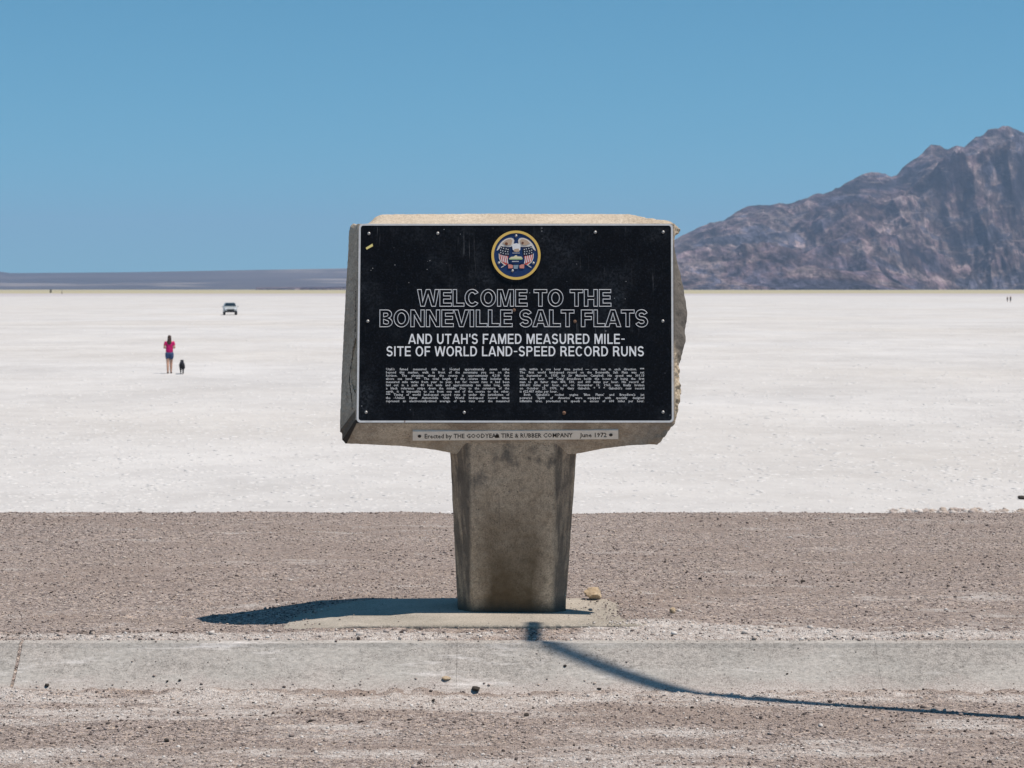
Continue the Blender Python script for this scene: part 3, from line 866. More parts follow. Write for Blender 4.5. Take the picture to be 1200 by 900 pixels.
# ---- lettering: capitals drawn as outlines
def arc(cx, cy, rx, ry, a0, a1, n=14):
    return [(cx + rx * math.cos(R(a0 + (a1 - a0) * i / n)), cy + ry * math.sin(R(a0 + (a1 - a0) * i / n))) for i in range(n + 1)]
def stroke(pts, t):
    L = []; Rr = []
    for i, p in enumerate(pts):
        a = Vector((*pts[max(i - 1, 0)], 0)); b = Vector((*pts[min(i + 1, len(pts) - 1)], 0))
        d = (b - a).normalized(); nrm = Vector((-d.y, d.x, 0)) * t / 2
        q = Vector((*p, 0))
        L.append((q + nrm)[:2]); Rr.append((q - nrm)[:2])
    return L + Rr[::-1]
def glyph(ch, t):
    """closed outlines of a grotesque capital, cap height 1; returns (advance, [outline, ...])"""
    b = 0.055; h = t / 2; v = t * 0.88
    if ch == ' ': return 0.34, []
    if ch == 'I': return t + 2 * b + 0.03, [[(b, 0), (b + t, 0), (b + t, 1), (b, 1)]]
    if ch == "'": return 0.22, [[(b, 0.68), (b + t * 0.8, 0.68), (b + t * 0.9, 1), (b, 1)]]
    if ch == '-': return 0.50, [[(b, 0.42), (0.45, 0.42), (0.45, 0.42 + v * 0.75), (b, 0.42 + v * 0.75)]]
    if ch in 'ELF':
        w = 0.73; l = b
        if ch == 'L': return w - 0.02, [[(l, 0), (w - .03, 0), (w - .03, v), (l + t, v), (l + t, 1), (l, 1)]]
        if ch == 'F': return w, [[(l, 0), (l + t, 0), (l + t, .42), (w - .08, .42), (w - .08, .42 + v), (l + t, .42 + v), (l + t, 1 - v), (w - .02, 1 - v), (w - .02, 1), (l, 1)]]
        return w + .04, [[(l, 0), (w + .01, 0), (w + .01, v), (l + t, v), (l + t, .43), (w - .04, .43), (w - .04, .43 + v), (l + t, .43 + v), (l + t, 1 - v), (w, 1 - v), (w, 1), (l, 1)]]
    if ch == 'T':
        w = 0.80; c = w / 2
        return w, [[(c - h, 0), (c + h, 0), (c + h, 1 - v), (w - .02, 1 - v), (w - .02, 1), (.02, 1), (.02, 1 - v), (c - h, 1 - v)]]
    if ch == 'H':
        w = 0.88
        return w, [[(b, 0), (b + t, 0), (b + t, .5 - v / 2), (w - b - t, .5 - v / 2), (w - b - t, 0), (w - b, 0), (w - b, 1), (w - b - t, 1), (w - b - t, .5 + v / 2), (b + t, .5 + v / 2), (b + t, 1), (b, 1)]]
    if ch == 'N':
        w = 0.90; s = t * 1.05
        return w, [[(b, 0), (b + t * .95, 0), (b + t * .95, .66), (w - b - s, 0), (w - b, 0), (w - b, 1), (w - b - t * .95, 1), (w - b - t * .95, .34), (b + s, 1), (b, 1)]]
    if ch == 'M':
        w = 1.06; c = w / 2
        return w, [[(b, 0), (b + t * .9, 0), (b + t * .9, .72), (c - h * .85, 0), (c + h * .85, 0), (w - b - t * .9, .72), (w - b - t * .9, 0), (w - b, 0), (w - b, 1), (w - b - t * 1.4, 1), (c, .36), (b + t * 1.4, 1), (b, 1)]]
    if ch == 'V':
        w = 0.88; c = w / 2; s = t * 1.12
        return w, [[(c - s / 2, 0), (c + s / 2, 0), (w, 1), (w - s, 1), (c, .22), (s, 1), (0, 1)]]
    if ch == 'W':
        w = 1.26; s = t * 1.06; a = .31; c = w / 2
        return w, [[(a - s / 2, 0), (a + s / 2, 0), (c, .70), (w - a - s / 2, 0), (w - a + s / 2, 0), (w, 1), (w - s, 1), (w - a, .28), (c + s / 2, 1), (c - s / 2, 1), (a, .28), (s, 1), (0, 1)]]
    if ch == 'A':
        w = 0.92; c = w / 2; s = t * 1.10; ya = .80
        xl = lambda y: s + (c - s) * y / ya
        c0, c1 = .20, .20 + v * .85
        return w, [[(0, 0), (s, 0), (xl(c0), c0), (w - xl(c0), c0), (w - s, 0), (w, 0), (c + s * .56, 1), (c - s * .56, 1)],
                   [(xl(c1), c1), (c, ya), (w - xl(c1), c1)]]
    if ch == 'O':
        w = 0.97; c = w / 2
        return w, [arc(c, .5, c - .045, .515, 0, 360, 30)[:-1], arc(c, .5, c - .045 - t, .515 - v, 0, 360, 30)[:-1]]
    if ch == 'C':
        w = 0.92; c = w / 2 + .01
        return w, [arc(c, .5, c - .045, .515, 38, 322, 26) + arc(c, .5, c - .045 - t, .515 - v, 318, 42, 26)]
    if ch == 'G':
        w = 0.96; c = w / 2
        return w, [arc(c, .5, c - .045, .515, 36, 300, 26) + [(w - .12, 0), (w - .06, 0), (w - .06, .54), (c + .02, .54), (c + .02, .54 - v * .8), (w - .06 - t, .54 - v * .8)] + arc(c, .5, c - .045 - t, .515 - v, 320, 40, 26)]
    if ch == 'S':
        w = 0.82; c = w / 2; rx = c - .05 - h; yt = 1.012 - v / 2; yb = -.012 + v / 2; m_ = .5
        up = arc(c, (yt + m_) / 2, rx * .96, (yt - m_) / 2, 18, 250, 16)
        dn = arc(c, (yb + m_) / 2, rx, (m_ - yb) / 2, 70, -162, 16)
        return w, [stroke(up + dn, t * .95)]
    if ch == 'U':
        w = 0.88; l = b + h; r = w - b - h; rr = (r - l) / 2
        return w, [stroke([(l, 1), (l, .7), (l, .42)] + [(p[0], p[1]) for p in arc((l + r) / 2, .40, rr, .41 - v / 2, 180, 360, 16)] + [(r, .42), (r, .7), (r, 1)], t)]
    if ch == 'D':
        w = 0.88; x = .40
        return w, [[(b, 0)] + arc(x, .5, w - .05 - x, .5, -90, 90, 18) + [(b, 1)], [(b + t, v)] + arc(x, .5, w - .05 - x - t, .5 - v, -90, 90, 18) + [(b + t, 1 - v)]]
    if ch in 'BPR':
        w = 0.83; x = .46; ym = .475
        if ch == 'B':
            return w, [[(b, 0)] + arc(x, .265, w - .05 - x, .265, -90, 70, 12) + arc(x, .745, w - .09 - x, .255, -50, 90, 12) + [(b, 1)],
                       [(b + t, v)] + arc(x, .265, w - .05 - x - t, .265 - v + .035, -90, 90, 12) + [(b + t, .45)],
                       [(b + t, .45 + v * .72)] + arc(x, .72, w - .09 - x - t, 1 - v - .72, -90, 90, 12) + [(b + t, 1 - v)]]
        lobe = arc(x, .715, w - .06 - x, .285, -90, 90, 14)
        hole = [(b + t, .43 + v)] + arc(x, .715, w - .06 - x - t, .285 - v, -90, 90, 12) + [(b + t, 1 - v)]
        if ch == 'P':
            return w, [[(b, 0), (b + t, 0), (b + t, .43)] + lobe + [(b, 1)], hole]
        return w + .04, [[(b, 0), (b + t, 0), (b + t, .41), (x, .41), (w - .04 - t, .0), (w + .03, 0), (x + .21, .435)] + arc(x, .715, w - .06 - x, .285, -45, 90, 12) + [(b, 1)], hole]
    return 0.5, []
def caps_line(text, t, track=0.0):
    x = 0; loops = []
    for ch in text:
        adv, gl = glyph(ch, t)
        for g in gl: loops.append([(x + p[0], p[1]) for p in g])
        x += adv + track
    xs = [p[0] for l in loops for p in l]
    return loops, min(xs), max(xs)
def curve_mesh(loops, outline=None):
    """2D curve -> flat filled mesh, or thin tubes along the outlines"""
    cu = bpy.data.curves.new('lettering', 'CURVE'); cu.dimensions = '2D'
    for l in loops:
        s = cu.splines.new('POLY'); s.points.add(len(l) - 1); s.use_cyclic_u = True
        for p, q in zip(s.points, l): p.co = (q[0], q[1], 0, 1)
    if outline: cu.fill_mode = 'NONE'; cu.bevel_depth = outline; cu.bevel_resolution = 0
    else: cu.fill_mode = 'FRONT'
    o = bpy.data.objects.new('lettering', cu)
    me = bpy.data.meshes.new_from_object(o)
    v = [tuple(p.co) for p in me.vertices]; f = [tuple(p.vertices) for p in me.polygons]
    bpy.data.objects.remove(o); bpy.data.curves.remove(cu); bpy.data.meshes.remove(me)
    return v, f
def title(name, text, x0, x1, ytop, ybase, t, parent, mat, outline_px=None, off=TH + 0.0012, track=0.0):
    loops, a, b = caps_line(text, t, track)
    P0 = face(x0, ybase, off); P1 = face(x1, ybase, off); PT = face(x0, ytop, off)
    U = (P1 - P0) / (b - a); V = PL_V * (PT - P0).dot(PL_V)
    if outline_px:
        # scale to metres first so that the tubes stay round
        su, sv_ = U.length, V.length
        lp = [[((p[0] - a) * su, p[1] * sv_) for p in l] for l in loops]
        v, f = curve_mesh(lp, outline_px * D_BOT / F_PX)
        w = [P0 + PL_U * p[0] + PL_V * p[1] + PL_N * p[2] * 0.5 for p in v]
    else:
        v, f = curve_mesh(loops)
        w = [P0 + U * (p[0] - a) + V * p[1] for p in v]
    return mk(name, w, f, mat, parent)
title('title_lettering', 'WELCOME TO THE', 489, 716, 339.4, 359, 0.215, plaque, W_LINE, 0.42)
title('title_lettering', 'BONNEVILLE SALT FLATS', 445, 759, 363.3, 383, 0.215, plaque, W_LINE, 0.42)
title('subtitle_lettering', "AND UTAH'S FAMED MEASURED MILE-", 478.3, 732, 391.2, 403, 0.165, plaque, W_TEXT, track=0.07)
title('subtitle_lettering', 'SITE OF WORLD LAND-SPEED RECORD RUNS', 453, 754.5, 405.8, 417.4, 0.165, plaque, W_TEXT, track=0.07)

# ---- small text: words from the built-in font, justified line by line
_words = {}
def word_mesh(wd, bold):
    if (wd, bold) not in _words:
        cu = bpy.data.curves.new('word', 'FONT'); cu.body = wd; cu.size = 1.0; cu.resolution_u = 1; cu.offset = bold
        o = bpy.data.objects.new('word', cu)
        me = bpy.data.meshes.new_from_object(o)
        v = [tuple(p.co) for p in me.vertices]; f = [tuple(p.vertices) for p in me.polygons]
        bpy.data.objects.remove(o); bpy.data.curves.remove(cu); bpy.data.meshes.remove(me)
        _words[(wd, bold)] = (v, f)
    return _words[(wd, bold)]
def para(name, lines, x0, x1, y0, pitch, cap, parent, mat, bold, stretch=1.0, last=()):
    V = []; F = []
    for i, line in enumerate(lines):
        yb = y0 + pitch * i
        P0 = face(x0, yb, TH + 0.0012); Pe = face(x1, yb, TH + 0.0012)
        s = cap * D_BOT / F_PX / 0.69
        ind = 1.2 if line.startswith('  ') else 0.0
        ws = [word_mesh(w, bold) for w in line.split()]
        wid = [max(p[0] for p in w[0]) for w in ws]
        total = (Pe - P0).length / s
        stx = min(stretch, (total - ind - 0.22 * (len(ws) - 1)) / sum(wid))
        gap = (total - ind - sum(wid) * stx) / max(len(ws) - 1, 1)
        if i in last: gap = 0.42
        x = ind
        for (v, f), w_ in zip(ws, wid):
            b = len(V)
            V += [P0 + PL_U * ((x + p[0] * stx) * s) + PL_V * (p[1] * s) for p in v]
            F += [tuple(b + j for j in q) for q in f]
            x += w_ * stx + gap
    return mk(name, V, F, mat, parent)
left_txt = ["Utah's famed measured mile is located approximately seven miles",
 "beyond this marker, walk in front of the mountains you see on the",
 "horizon. The elevation along the course is approximately 4,218 feet",
 "above sea level. *** The total length of the course that includes the",
 "measured mile varies from year to year, but for recent runs it had been",
 "laid out in a path 80 feet wide and approximately ten miles long, with",
 "a black reference stripe down the middle. Due to the curvature of the",
 "earth, it is impossible to see from one end of the course to the other.",
 "*** Timing of world land-speed record runs is under the jurisdiction of",
 "the United States Automobile Club. World land-speed record times",
 "represent an electronically-timed average of two runs over the measured"]
right_txt = ["mile, within a one hour time period \u2014 one run in each direction. ***",
 "The first world land-speed record on the Bonneville Salt Flats was set",
 "on September 3, 1935, by Sir Malcolm Campbell. His speed was 301.13",
 "miles per hour. *** Craig Breedlove holds the honor of being the first",
 "man to go faster than 400, 500, and 600 miles per hour. His record of",
 "600.601 miles per hour, set on November 15, 1965, was finally broken",
 "on October 23, 1970, by Gary Gabelich. * * * Gabelich's new record",
 "is 622.407 miles per hour.",
 "  Both Gabelich's rocket engine 'Blue Flame' and Breedlove's jet",
 "powered 'Spirit of America' were equipped with specially designed",
 "inflatable tires, pre-tested to speeds in excess of 600 miles per hour."]
para('small_lettering', left_txt, 452.3, 596.8, 433.9, 3.735, 2.75, plaque, W_BODY, 0.016, 1.0)
para('small_lettering', right_txt, 609, 755, 433.9, 3.735, 2.75, plaque, W_BODY, 0.016, 1.0, last=(7,))

# ---- the round state emblem
SX, SY, SK = 604.6, 299.0, 1 / 12.0
GOLD = plain('emblem_gold', (0.76, 0.50, 0.12), 0.45)
NAVY = plain('emblem_blue', (0.006, 0.030, 0.115), 0.45)
CREAM = plain('emblem_cream', (0.66, 0.61, 0.55), 0.5)
TAN = plain('emblem_tan', (0.50, 0.36, 0.25), 0.5)
RED = plain('emblem_red', (0.62, 0.10, 0.07), 0.5)
GREEN = plain('emblem_green', (0.32, 0.45, 0.22), 0.5)
STAR = plain('emblem_white', (0.76, 0.76, 0.76), 0.5)
INK = plain('emblem_dark', (0.012, 0.016, 0.035), 0.45)
emblem = None
def emb(name, polys, z, mat, parent):
    """flat raised pieces of the emblem, outlines in the 1080x900 enlargement of it"""
    V = []; F = []
    for poly in polys:
        b = len(V); n_ = len(poly)
        q = [(560 + x * SK, 260 + y * SK) for x, y in poly]
        V += [face(x, y, z) for x, y in q] + [face(x, y, z - 0.0012) for x, y in q]
        F.append(tuple(range(b, b + n_)))
        F += [(b + i, b + (i + 1) % n_, b + n_ + (i + 1) % n_, b + n_ + i) for i in range(n_)]
    bmx = bmesh.new()
    vs = [bmx.verts.new(v - MARK_BASE) for v in V]
    for f in F: bmx.faces.new([vs[i] for i in f])
    bmesh.ops.triangulate(bmx, faces=[f for f in bmx.faces if len(f.verts) > 4])
    return bm_obj(name, bmx, mat, parent)
ec = (536, 468)
circ = lambda r, n_=48, c=ec: [(c[0] + r * math.cos(2 * math.pi * i / n_), c[1] + r * math.sin(2 * math.pi * i / n_)) for i in range(n_)]
mir = lambda poly: [(1078 - x, y) for x, y in poly][::-1]
Z0 = TH + 0.0035
emblem = emb('state_emblem', [circ(312)], Z0, NAVY, marker)
ring = []
n_ = 64
ro, ri = circ(346, n_), circ(310, n_)
emb('gold_ring', [[ro[i], ro[(i + 1) % n_], ri[(i + 1) % n_], ri[i]] for i in range(n_)], Z0 + 0.003, GOLD, emblem)
wingL = [(505, 300), (512, 262), (500, 236), (470, 224), (430, 226), (385, 243), (345, 270), (312, 305), (284, 350), (262, 408), (285, 396), (322, 356), (350, 348), (400, 352), (455, 352), (500, 340), (508, 320)]
featherL = [(470, 320), (486, 262), (462, 240), (425, 244), (380, 266), (345, 300), (400, 330), (440, 330)]
emb('eagle_wing', [wingL], Z0 + 0.0016, CREAM, emblem)
emb('eagle_wing', [mir(wingL)], Z0 + 0.0016, CREAM, emblem)
emb('wing_feathers', [featherL], Z0 + 0.0028, TAN, emblem); emb('wing_feathers', [mir(featherL)], Z0 + 0.0028, TAN, emblem)
SPOT = plain('emblem_rust', (0.16, 0.06, 0.03), 0.6)
emb('wing_spot', [circ(22, 10, (400, 308))], Z0 + 0.0038, SPOT, emblem); emb('wing_spot', [circ(16, 10, (630, 295))], Z0 + 0.0038, SPOT, emblem)
emb('eagle_body', [[(480, 330), (505, 308), (545, 300), (585, 312), (600, 345), (595, 395), (560, 420), (520, 415), (490, 390)]], Z0 + 0.0030, STAR, emblem)
emb('eagle_tail', [[(515, 380), (575, 375), (585, 418), (540, 424), (505, 416)]], Z0 + 0.0040, TAN, emblem)
cantL = [(322, 340), (380, 352), (445, 372), (452, 400), (440, 478), (380, 472), (305, 452), (300, 392)]
stripeL = [(300, 455), (365, 476), (428, 482), (418, 540), (425, 592), (395, 606), (350, 582), (316, 540), (302, 495)]
for nm, a_ in (('flag', lambda q: q), ('flag', mir)):
    emb(nm, [a_(cantL)], Z0 + 0.0022, INK, emblem)
for nm, a_ in (('flag_stripes', lambda q: q), ('flag_stripes', mir)):
    emb(nm, [a_(stripeL)], Z0 + 0.0022, RED, emblem)
strp = []
for i in range(4):
    x = 318 + i * 27
    strp.append([(x, 462 + i * 6), (x + 11, 465 + i * 6), (x + 30, 560 + i * 9), (x + 17, 556 + i * 9)])
stars = [[(x - 8, y), (x, y - 9), (x + 8, y), (x, y + 9)] for x, y in ((330, 362), (362, 372), (398, 380), (320, 398), (350, 408), (386, 414), (420, 420), (322, 432), (356, 442), (394, 450), (424, 452), (425, 388))]
emb('white_stripes', strp, Z0 + 0.0034, STAR, emblem); emb('white_stripes', [mir(q) for q in strp], Z0 + 0.0034, STAR, emblem)
emb('flag_stars', stars, Z0 + 0.0034, STAR, emblem); emb('flag_stars', [mir(q) for q in stars], Z0 + 0.0034, STAR, emblem)
edge = [(292, 445), (304, 448), (308, 510), (330, 560), (388, 604), (380, 616), (318, 566), (296, 512)]
emb('flag_border', [edge], Z0 + 0.0030, CREAM, emblem); emb('flag_border', [mir(edge)], Z0 + 0.0030, CREAM, emblem)
emb('shield', [[(452, 425), (628, 425), (622, 455), (648, 500), (645, 545), (600, 582), (538, 595), (478, 582), (432, 545), (428, 505), (455, 458)]], Z0 + 0.0044, NAVY, emblem)
emb('shield_scene', [[(440, 512), (470, 492), (505, 488), (530, 468), (548, 470), (556, 486), (610, 488), (630, 512), (624, 522), (445, 522)]], Z0 + 0.0056, plain('emblem_sand', (0.72, 0.66, 0.42), 0.5), emblem)
emb('shield_ground', [[(436, 517), (630, 517), (622, 532), (444, 532)]], Z0 + 0.0062, GREEN, emblem)
emb('shield_lettering', [[(482 + i * 16, 550), (492 + i * 16, 550), (492 + i * 16, 563), (482 + i * 16, 563)] for i in range(6)], Z0 + 0.0062, STAR, emblem)
emb('shield_lettering', [[(488 + i * 13, 434), (496 + i * 13, 434), (496 + i * 13, 443), (488 + i * 13, 443)] for i in range(8)], Z0 + 0.0062, STAR, emblem)
rib = [(424, 596), (470, 600), (494, 612), (490, 652), (428, 654)]
PINK = plain('emblem_pink', (0.66, 0.26, 0.20), 0.5)
emb('ribbon', [rib], Z0 + 0.0030, PINK, emblem); emb('ribbon', [mir(rib)], Z0 + 0.0030, PINK, emblem)
emb('ribbon_date', [[(500, 604), (572, 604), (560, 660), (504, 660)]], Z0 + 0.0030, plain('emblem_grey', (0.24, 0.32, 0.38), 0.5), emblem)
pole = [(330, 646), (324, 636), (396, 592), (402, 602)]
emb('flag_pole', [pole], Z0 + 0.0020, CREAM, emblem); emb('flag_pole', [mir(pole)], Z0 + 0.0020, CREAM, emblem)
for x, y in ((537, 197), (295, 578), (781, 580), (487, 688)):
    dome('emblem_rivet', 560 + x * SK, 260 + y * SK, 0.0068, METAL, emblem, Z0 + 0.001)

# ---- donor strip on the lower bevel
def bevel_pt(px, py, off=0.0):
    """point on the sloping bevel below the panel"""
    a = face(600, 496.3); b = at(600, 531.0, board_depth(531.0, BEV))
    t_ = (b - a).normalized(); nrm = Vector((0, -abs(t_.z), -abs(t_.y))).normalized()
    d = Vector(((px - CX) / F_PX, 1, -(py - HORIZON) / F_PX))
    s = (a + nrm * off - CAMP).dot(nrm) / d.dot(nrm)
    return CAMP + d * s, nrm
cs = [(483.6, 505.8), (724.6, 504.2), (724.6, 514.6), (483.6, 516.4)]
front = [bevel_pt(x, y, 0.006)[0] for x, y in cs]; nb = bevel_pt(600, 510)[1]
rear = [p - nb * 0.03 for p in front]
strip = mk('donor_strip', front + rear, [(0, 1, 2, 3), (0, 4, 5, 1), (1, 5, 6, 2), (2, 6, 7, 3), (3, 7, 4, 0)], mat_white('strip_aluminium', (0.78, 0.75, 0.68), 0.2), marker)
INKM = plain('strip_ink', (0.02, 0.02, 0.02), 0.6)
V = []; Fc = []
def strip_text(txt, xa, xb, yb, cap):
    global V, Fc
    v, f = word_mesh(txt, 0.012)
    wdt = max(p[0] for p in v)
    for p in v:
        x = xa + (xb - xa) * p[0] / wdt
        slope = -1.7 * (x - 497) / 227
        V.append(bevel_pt(x, yb + slope - p[1] / 0.69 * cap, 0.0072)[0])
    b = len(V) - len(v)
    Fc += [tuple(b + j for j in q) for q in f]
strip_text('Erected by', 497.2, 529.4, 513.8, 5.0)
strip_text('THE GOODYEAR TIRE & RUBBER COMPANY', 531.6, 671, 513.8, 5.0)
strip_text('June 1972', 680, 711, 513.8, 5.0)
mk('strip_lettering', V, Fc, INKM, strip)
def nub(name, px, py, rad, mat):
    c, nn = bevel_pt(px, py, 0.006)
    u = Vector((1, 0, 0)); w = nn.cross(u).normalized()
    ring_ = [c + u * rad * math.cos(a) + w * rad * math.sin(a) for a in [2 * math.pi * i / 12 for i in range(12)]]
    vs = ring_ + [p * 1.0 + nn * 0.004 for p in ring_]
    mk(name, vs, [tuple(range(12, 24))] + [(i, (i + 1) % 12, 12 + (i + 1) % 12, 12 + i) for i in range(12)], mat, strip)
nub('rust_hole', 582.6, 511.0, 0.0095, plain('rust_black', (0.02, 0.014, 0.01), 0.8))
nub('bolt', 491.6, 510.9, 0.0085, DARK); nub('bolt', 715.8, 509.4, 0.0085, DARK)

# ------------------------------------------------------------------ rocks on the pad and the gravel
def rock(name, label, loc, size, mat, seed, group=None, squash=(1.25, 0.9, 0.75)):
    bm = bmesh.new()
    bmesh.ops.create_icosphere(bm, subdivisions=3, radius=1.0)
    rr = random.Random(seed); o3 = Vector((rr.uniform(0, 50), rr.uniform(0, 50), rr.uniform(0, 50)))
    planes = [(Vector((rr.gauss(0, 1), rr.gauss(0, 1), rr.gauss(0, 1))).normalized(), rr.uniform(0.55, 0.9)) for _ in range(9)]
    for v in bm.verts:
        p = v.co.copy()
        for nn, dd in planes:
            e = p.dot(nn) - dd
            if e > 0: p -= nn * e * 0.9
        p *= 1 + 0.16 * mnoise.fractal(v.co * 1.8 + o3, 0.8, 2.0, 4)
        v.co = Vector((p.x * squash[0], p.y * squash[1], p.z * squash[2])) * size / 2
    zmin = min(v.co.z for v in bm.verts)
    for v in bm.verts: v.co.z -= zmin * 0.86
    o = bm_obj(name, bm, mat)
    o.location = loc; o.rotation_euler = (0, 0, rr.uniform(0, 6.28) if seed > 10 else 0.2)
    return tag(o, label, 'rock', group)
MT = Mat('tan_stone', 0.9, spec=0.2)
MT.base(MT.mix(MT.ramp(MT.noise(22, 5, 0.65), [(0.35, 0.0), (0.65, 1.0)]), (0.33, 0.245, 0.155), (0.52, 0.42, 0.29))); MT.bump(MT.noise(45, 4), 0.006, 0.8)
MD = Mat('dark_stone', 0.9, spec=0.2)
MD.base(MD.mix(MD.noise(40, 4), (0.02, 0.017, 0.015), (0.07, 0.06, 0.05)))
MW = Mat('salt_lump', 0.9, spec=0.2)
MW.base(MW.mix(MW.noise(40, 4), (0.40, 0.36, 0.30), (0.6, 0.57, 0.53)))
p = ground_at(695, 702, 0.0); rock('rock', 'tan chunk of broken concrete lying on the pad just right of the stem', p, 0.088, MT.m, 3)
p = ground_at(789, 719, -0.005); rock('rock', 'small pale tan stone on the right end of the concrete pad', p, 0.036, MT.m, 5, squash=(1, .9, .9))
def kerb_at(px, py):
    """point of the kerb face or of the road below it seen at a photo pixel"""
    best = None
    for k in range(400):
        d = 8.0 + k * 0.005
        p = at(px, py, d)
        zz = float(kerb_z(np.array(d))) if d > K_BOT else float(lot_height(np.array([p.x]), np.array([d]))[0])
        if p.z <= zz: return Vector((p.x, d, zz))
    return at(px, py, K_TOP)
rock('rock', 'dark flat clod at the foot of the kerb below the stem', kerb_at(557, 809), 0.042, MD.m, 21, squash=(1.7, 1.0, .5))
rock('rock', 'little brown lump low on the kerb left of the dark clod', kerb_at(523, 797), 0.032, MT.m, 22, squash=(1.3, .9, .6))
rock('rock', 'small dark stone low on the kerb near its gravel filled joint', kerb_at(55, 805), 0.024, MD.m, 23, squash=(1.3, .9, .7))
rock('rock', 'dark clod on the white salt at the right edge of the picture', ground_at(1198, 585, Z_SALT), 0.12, MD.m, 24, squash=(1.8, 1, .6))
for i, (x, y, z_) in enumerate(((364, 846, .026), (195, 869, .034), (209, 836, .024), (508, 822, .026), (617, 839, .034), (702, 808, .026), (211, 798, .02), (196, 799, .018), (102, 723, .02), (297, 607, .03), (802, 656, .03), (941, 682, .03), (1056, 672, .026), (421, 847, .02))):
    g = kerb_at(x, y) if y > 750 else ground_at(x, y, -0.02)
    rock('stone', 'small dark stone scattered on the gravel', g, z_ * 0.72, MD.m, 40 + i, 'dark stones scattered on the gravel', (1.35, .9, .6))

# low crust of broken salt beyond the gravel edge on the right
rs2 = np.random.RandomState(3)
nC = 420
cxp = rs2.uniform(1035, 1230, nC); cyp = 599.8 + rs2.normal(0, 1.6, nC)
g = [ground_at(a, b, Z_SALT) for a, b in zip(cxp, cyp)]
tag(stones_mesh('salt_clods', np.array([q.x for q in g]), np.array([q.y for q in g]), np.array([q.z for q in g]) - 0.012, np.clip(np.exp(rs2.normal(math.log(0.055), 0.45, nC)), .03, .16), rs2.uniform(0.66, 1.0, nC), MAT_PEBBLE, 8), kind='stuff')
# crust lumps and ripples all over the salt, a few centimetres high
MC = Mat('salt_crust', 0.9, spec=0.15)
MC.base(MC.mix(MC.attr('tone'), (0.515, 0.504, 0.484), (0.575, 0.564, 0.542)))
nL = 46000
u = rs2.rand(nL); dL = 1.0 / (1 / 30.0 + (1 / 900.0 - 1 / 30.0) * u)
xL = rs2.uniform(-0.29, 0.29, nL) * dL
kL = rs2.rand(nL) < 0.25 + 1.1 * fbm(xL * 0.25 + 3, dL * 0.08, 4)
dL, xL = dL[kL], xL[kL]; nL = len(dL)
sL = np.exp(np.clip(rs2.normal(math.log(0.10), 0.40, nL), -4, math.log(0.2))) * (dL / 60.0) ** 0.5
tag(stones_mesh('salt_crust', xL, dL, Z_SALT - sL * 0.122, sL * 1.25, rs2.rand(nL), MC.m, 9, 0.30), kind='stuff')

# ------------------------------------------------------------------ people and dog out on the salt
def skin_mesh(name, joints, edges, mat, parent, sub=2, root=0):
    """joints: list of (x, y, z, rx, ry); a Skin modifier grown over the skeleton and baked to one mesh"""
    me = bpy.data.meshes.new(name)
    me.from_pydata([j[:3] for j in joints], edges, [])
    o = bpy.data.objects.new(name, me)
    COL.objects.link(o)
    md = o.modifiers.new('skin', 'SKIN'); md.use_smooth_shade = True
    for v, j in zip(me.skin_vertices[0].data, joints):
        v.radius = (j[3], j[4] if len(j) > 4 else j[3]); v.use_root = False
    me.skin_vertices[0].data[root].use_root = True
    ss = o.modifiers.new('sub', 'SUBSURF'); ss.levels = sub; ss.render_levels = sub
    bpy.context.view_layer.update()
    dg = bpy.context.evaluated_depsgraph_get()
    new = bpy.data.meshes.new_from_object(o.evaluated_get(dg))
    bpy.data.objects.remove(o); bpy.data.meshes.remove(me)
    new.name = name
    new.materials.clear()
    return mesh_obj(name, new, mat, parent, True)

SKIN = plain('skin', (0.50, 0.29, 0.20), 0.6)
HAIR = plain('brown_hair', (0.055, 0.030, 0.022), 0.55)
MAGENTA = Mat('magenta_cloth', 0.85, spec=0.2)
MAGENTA.base(MAGENTA.ramp(MAGENTA.noise(9, 3), [(0.4, (0.42, 0.012, 0.10)), (0.6, (0.62, 0.02, 0.17)), (0.7, (0.56, 0.05, 0.09))]))
DENIM = plain('denim', (0.045, 0.075, 0.16), 0.85)
SHOE = plain('shoe_leather', (0.10, 0.06, 0.05), 0.7)
GREYC = plain('grey_cloth', (0.10, 0.10, 0.10), 0.85)
DKC = plain('dark_cloth', (0.05, 0.05, 0.055), 0.85)

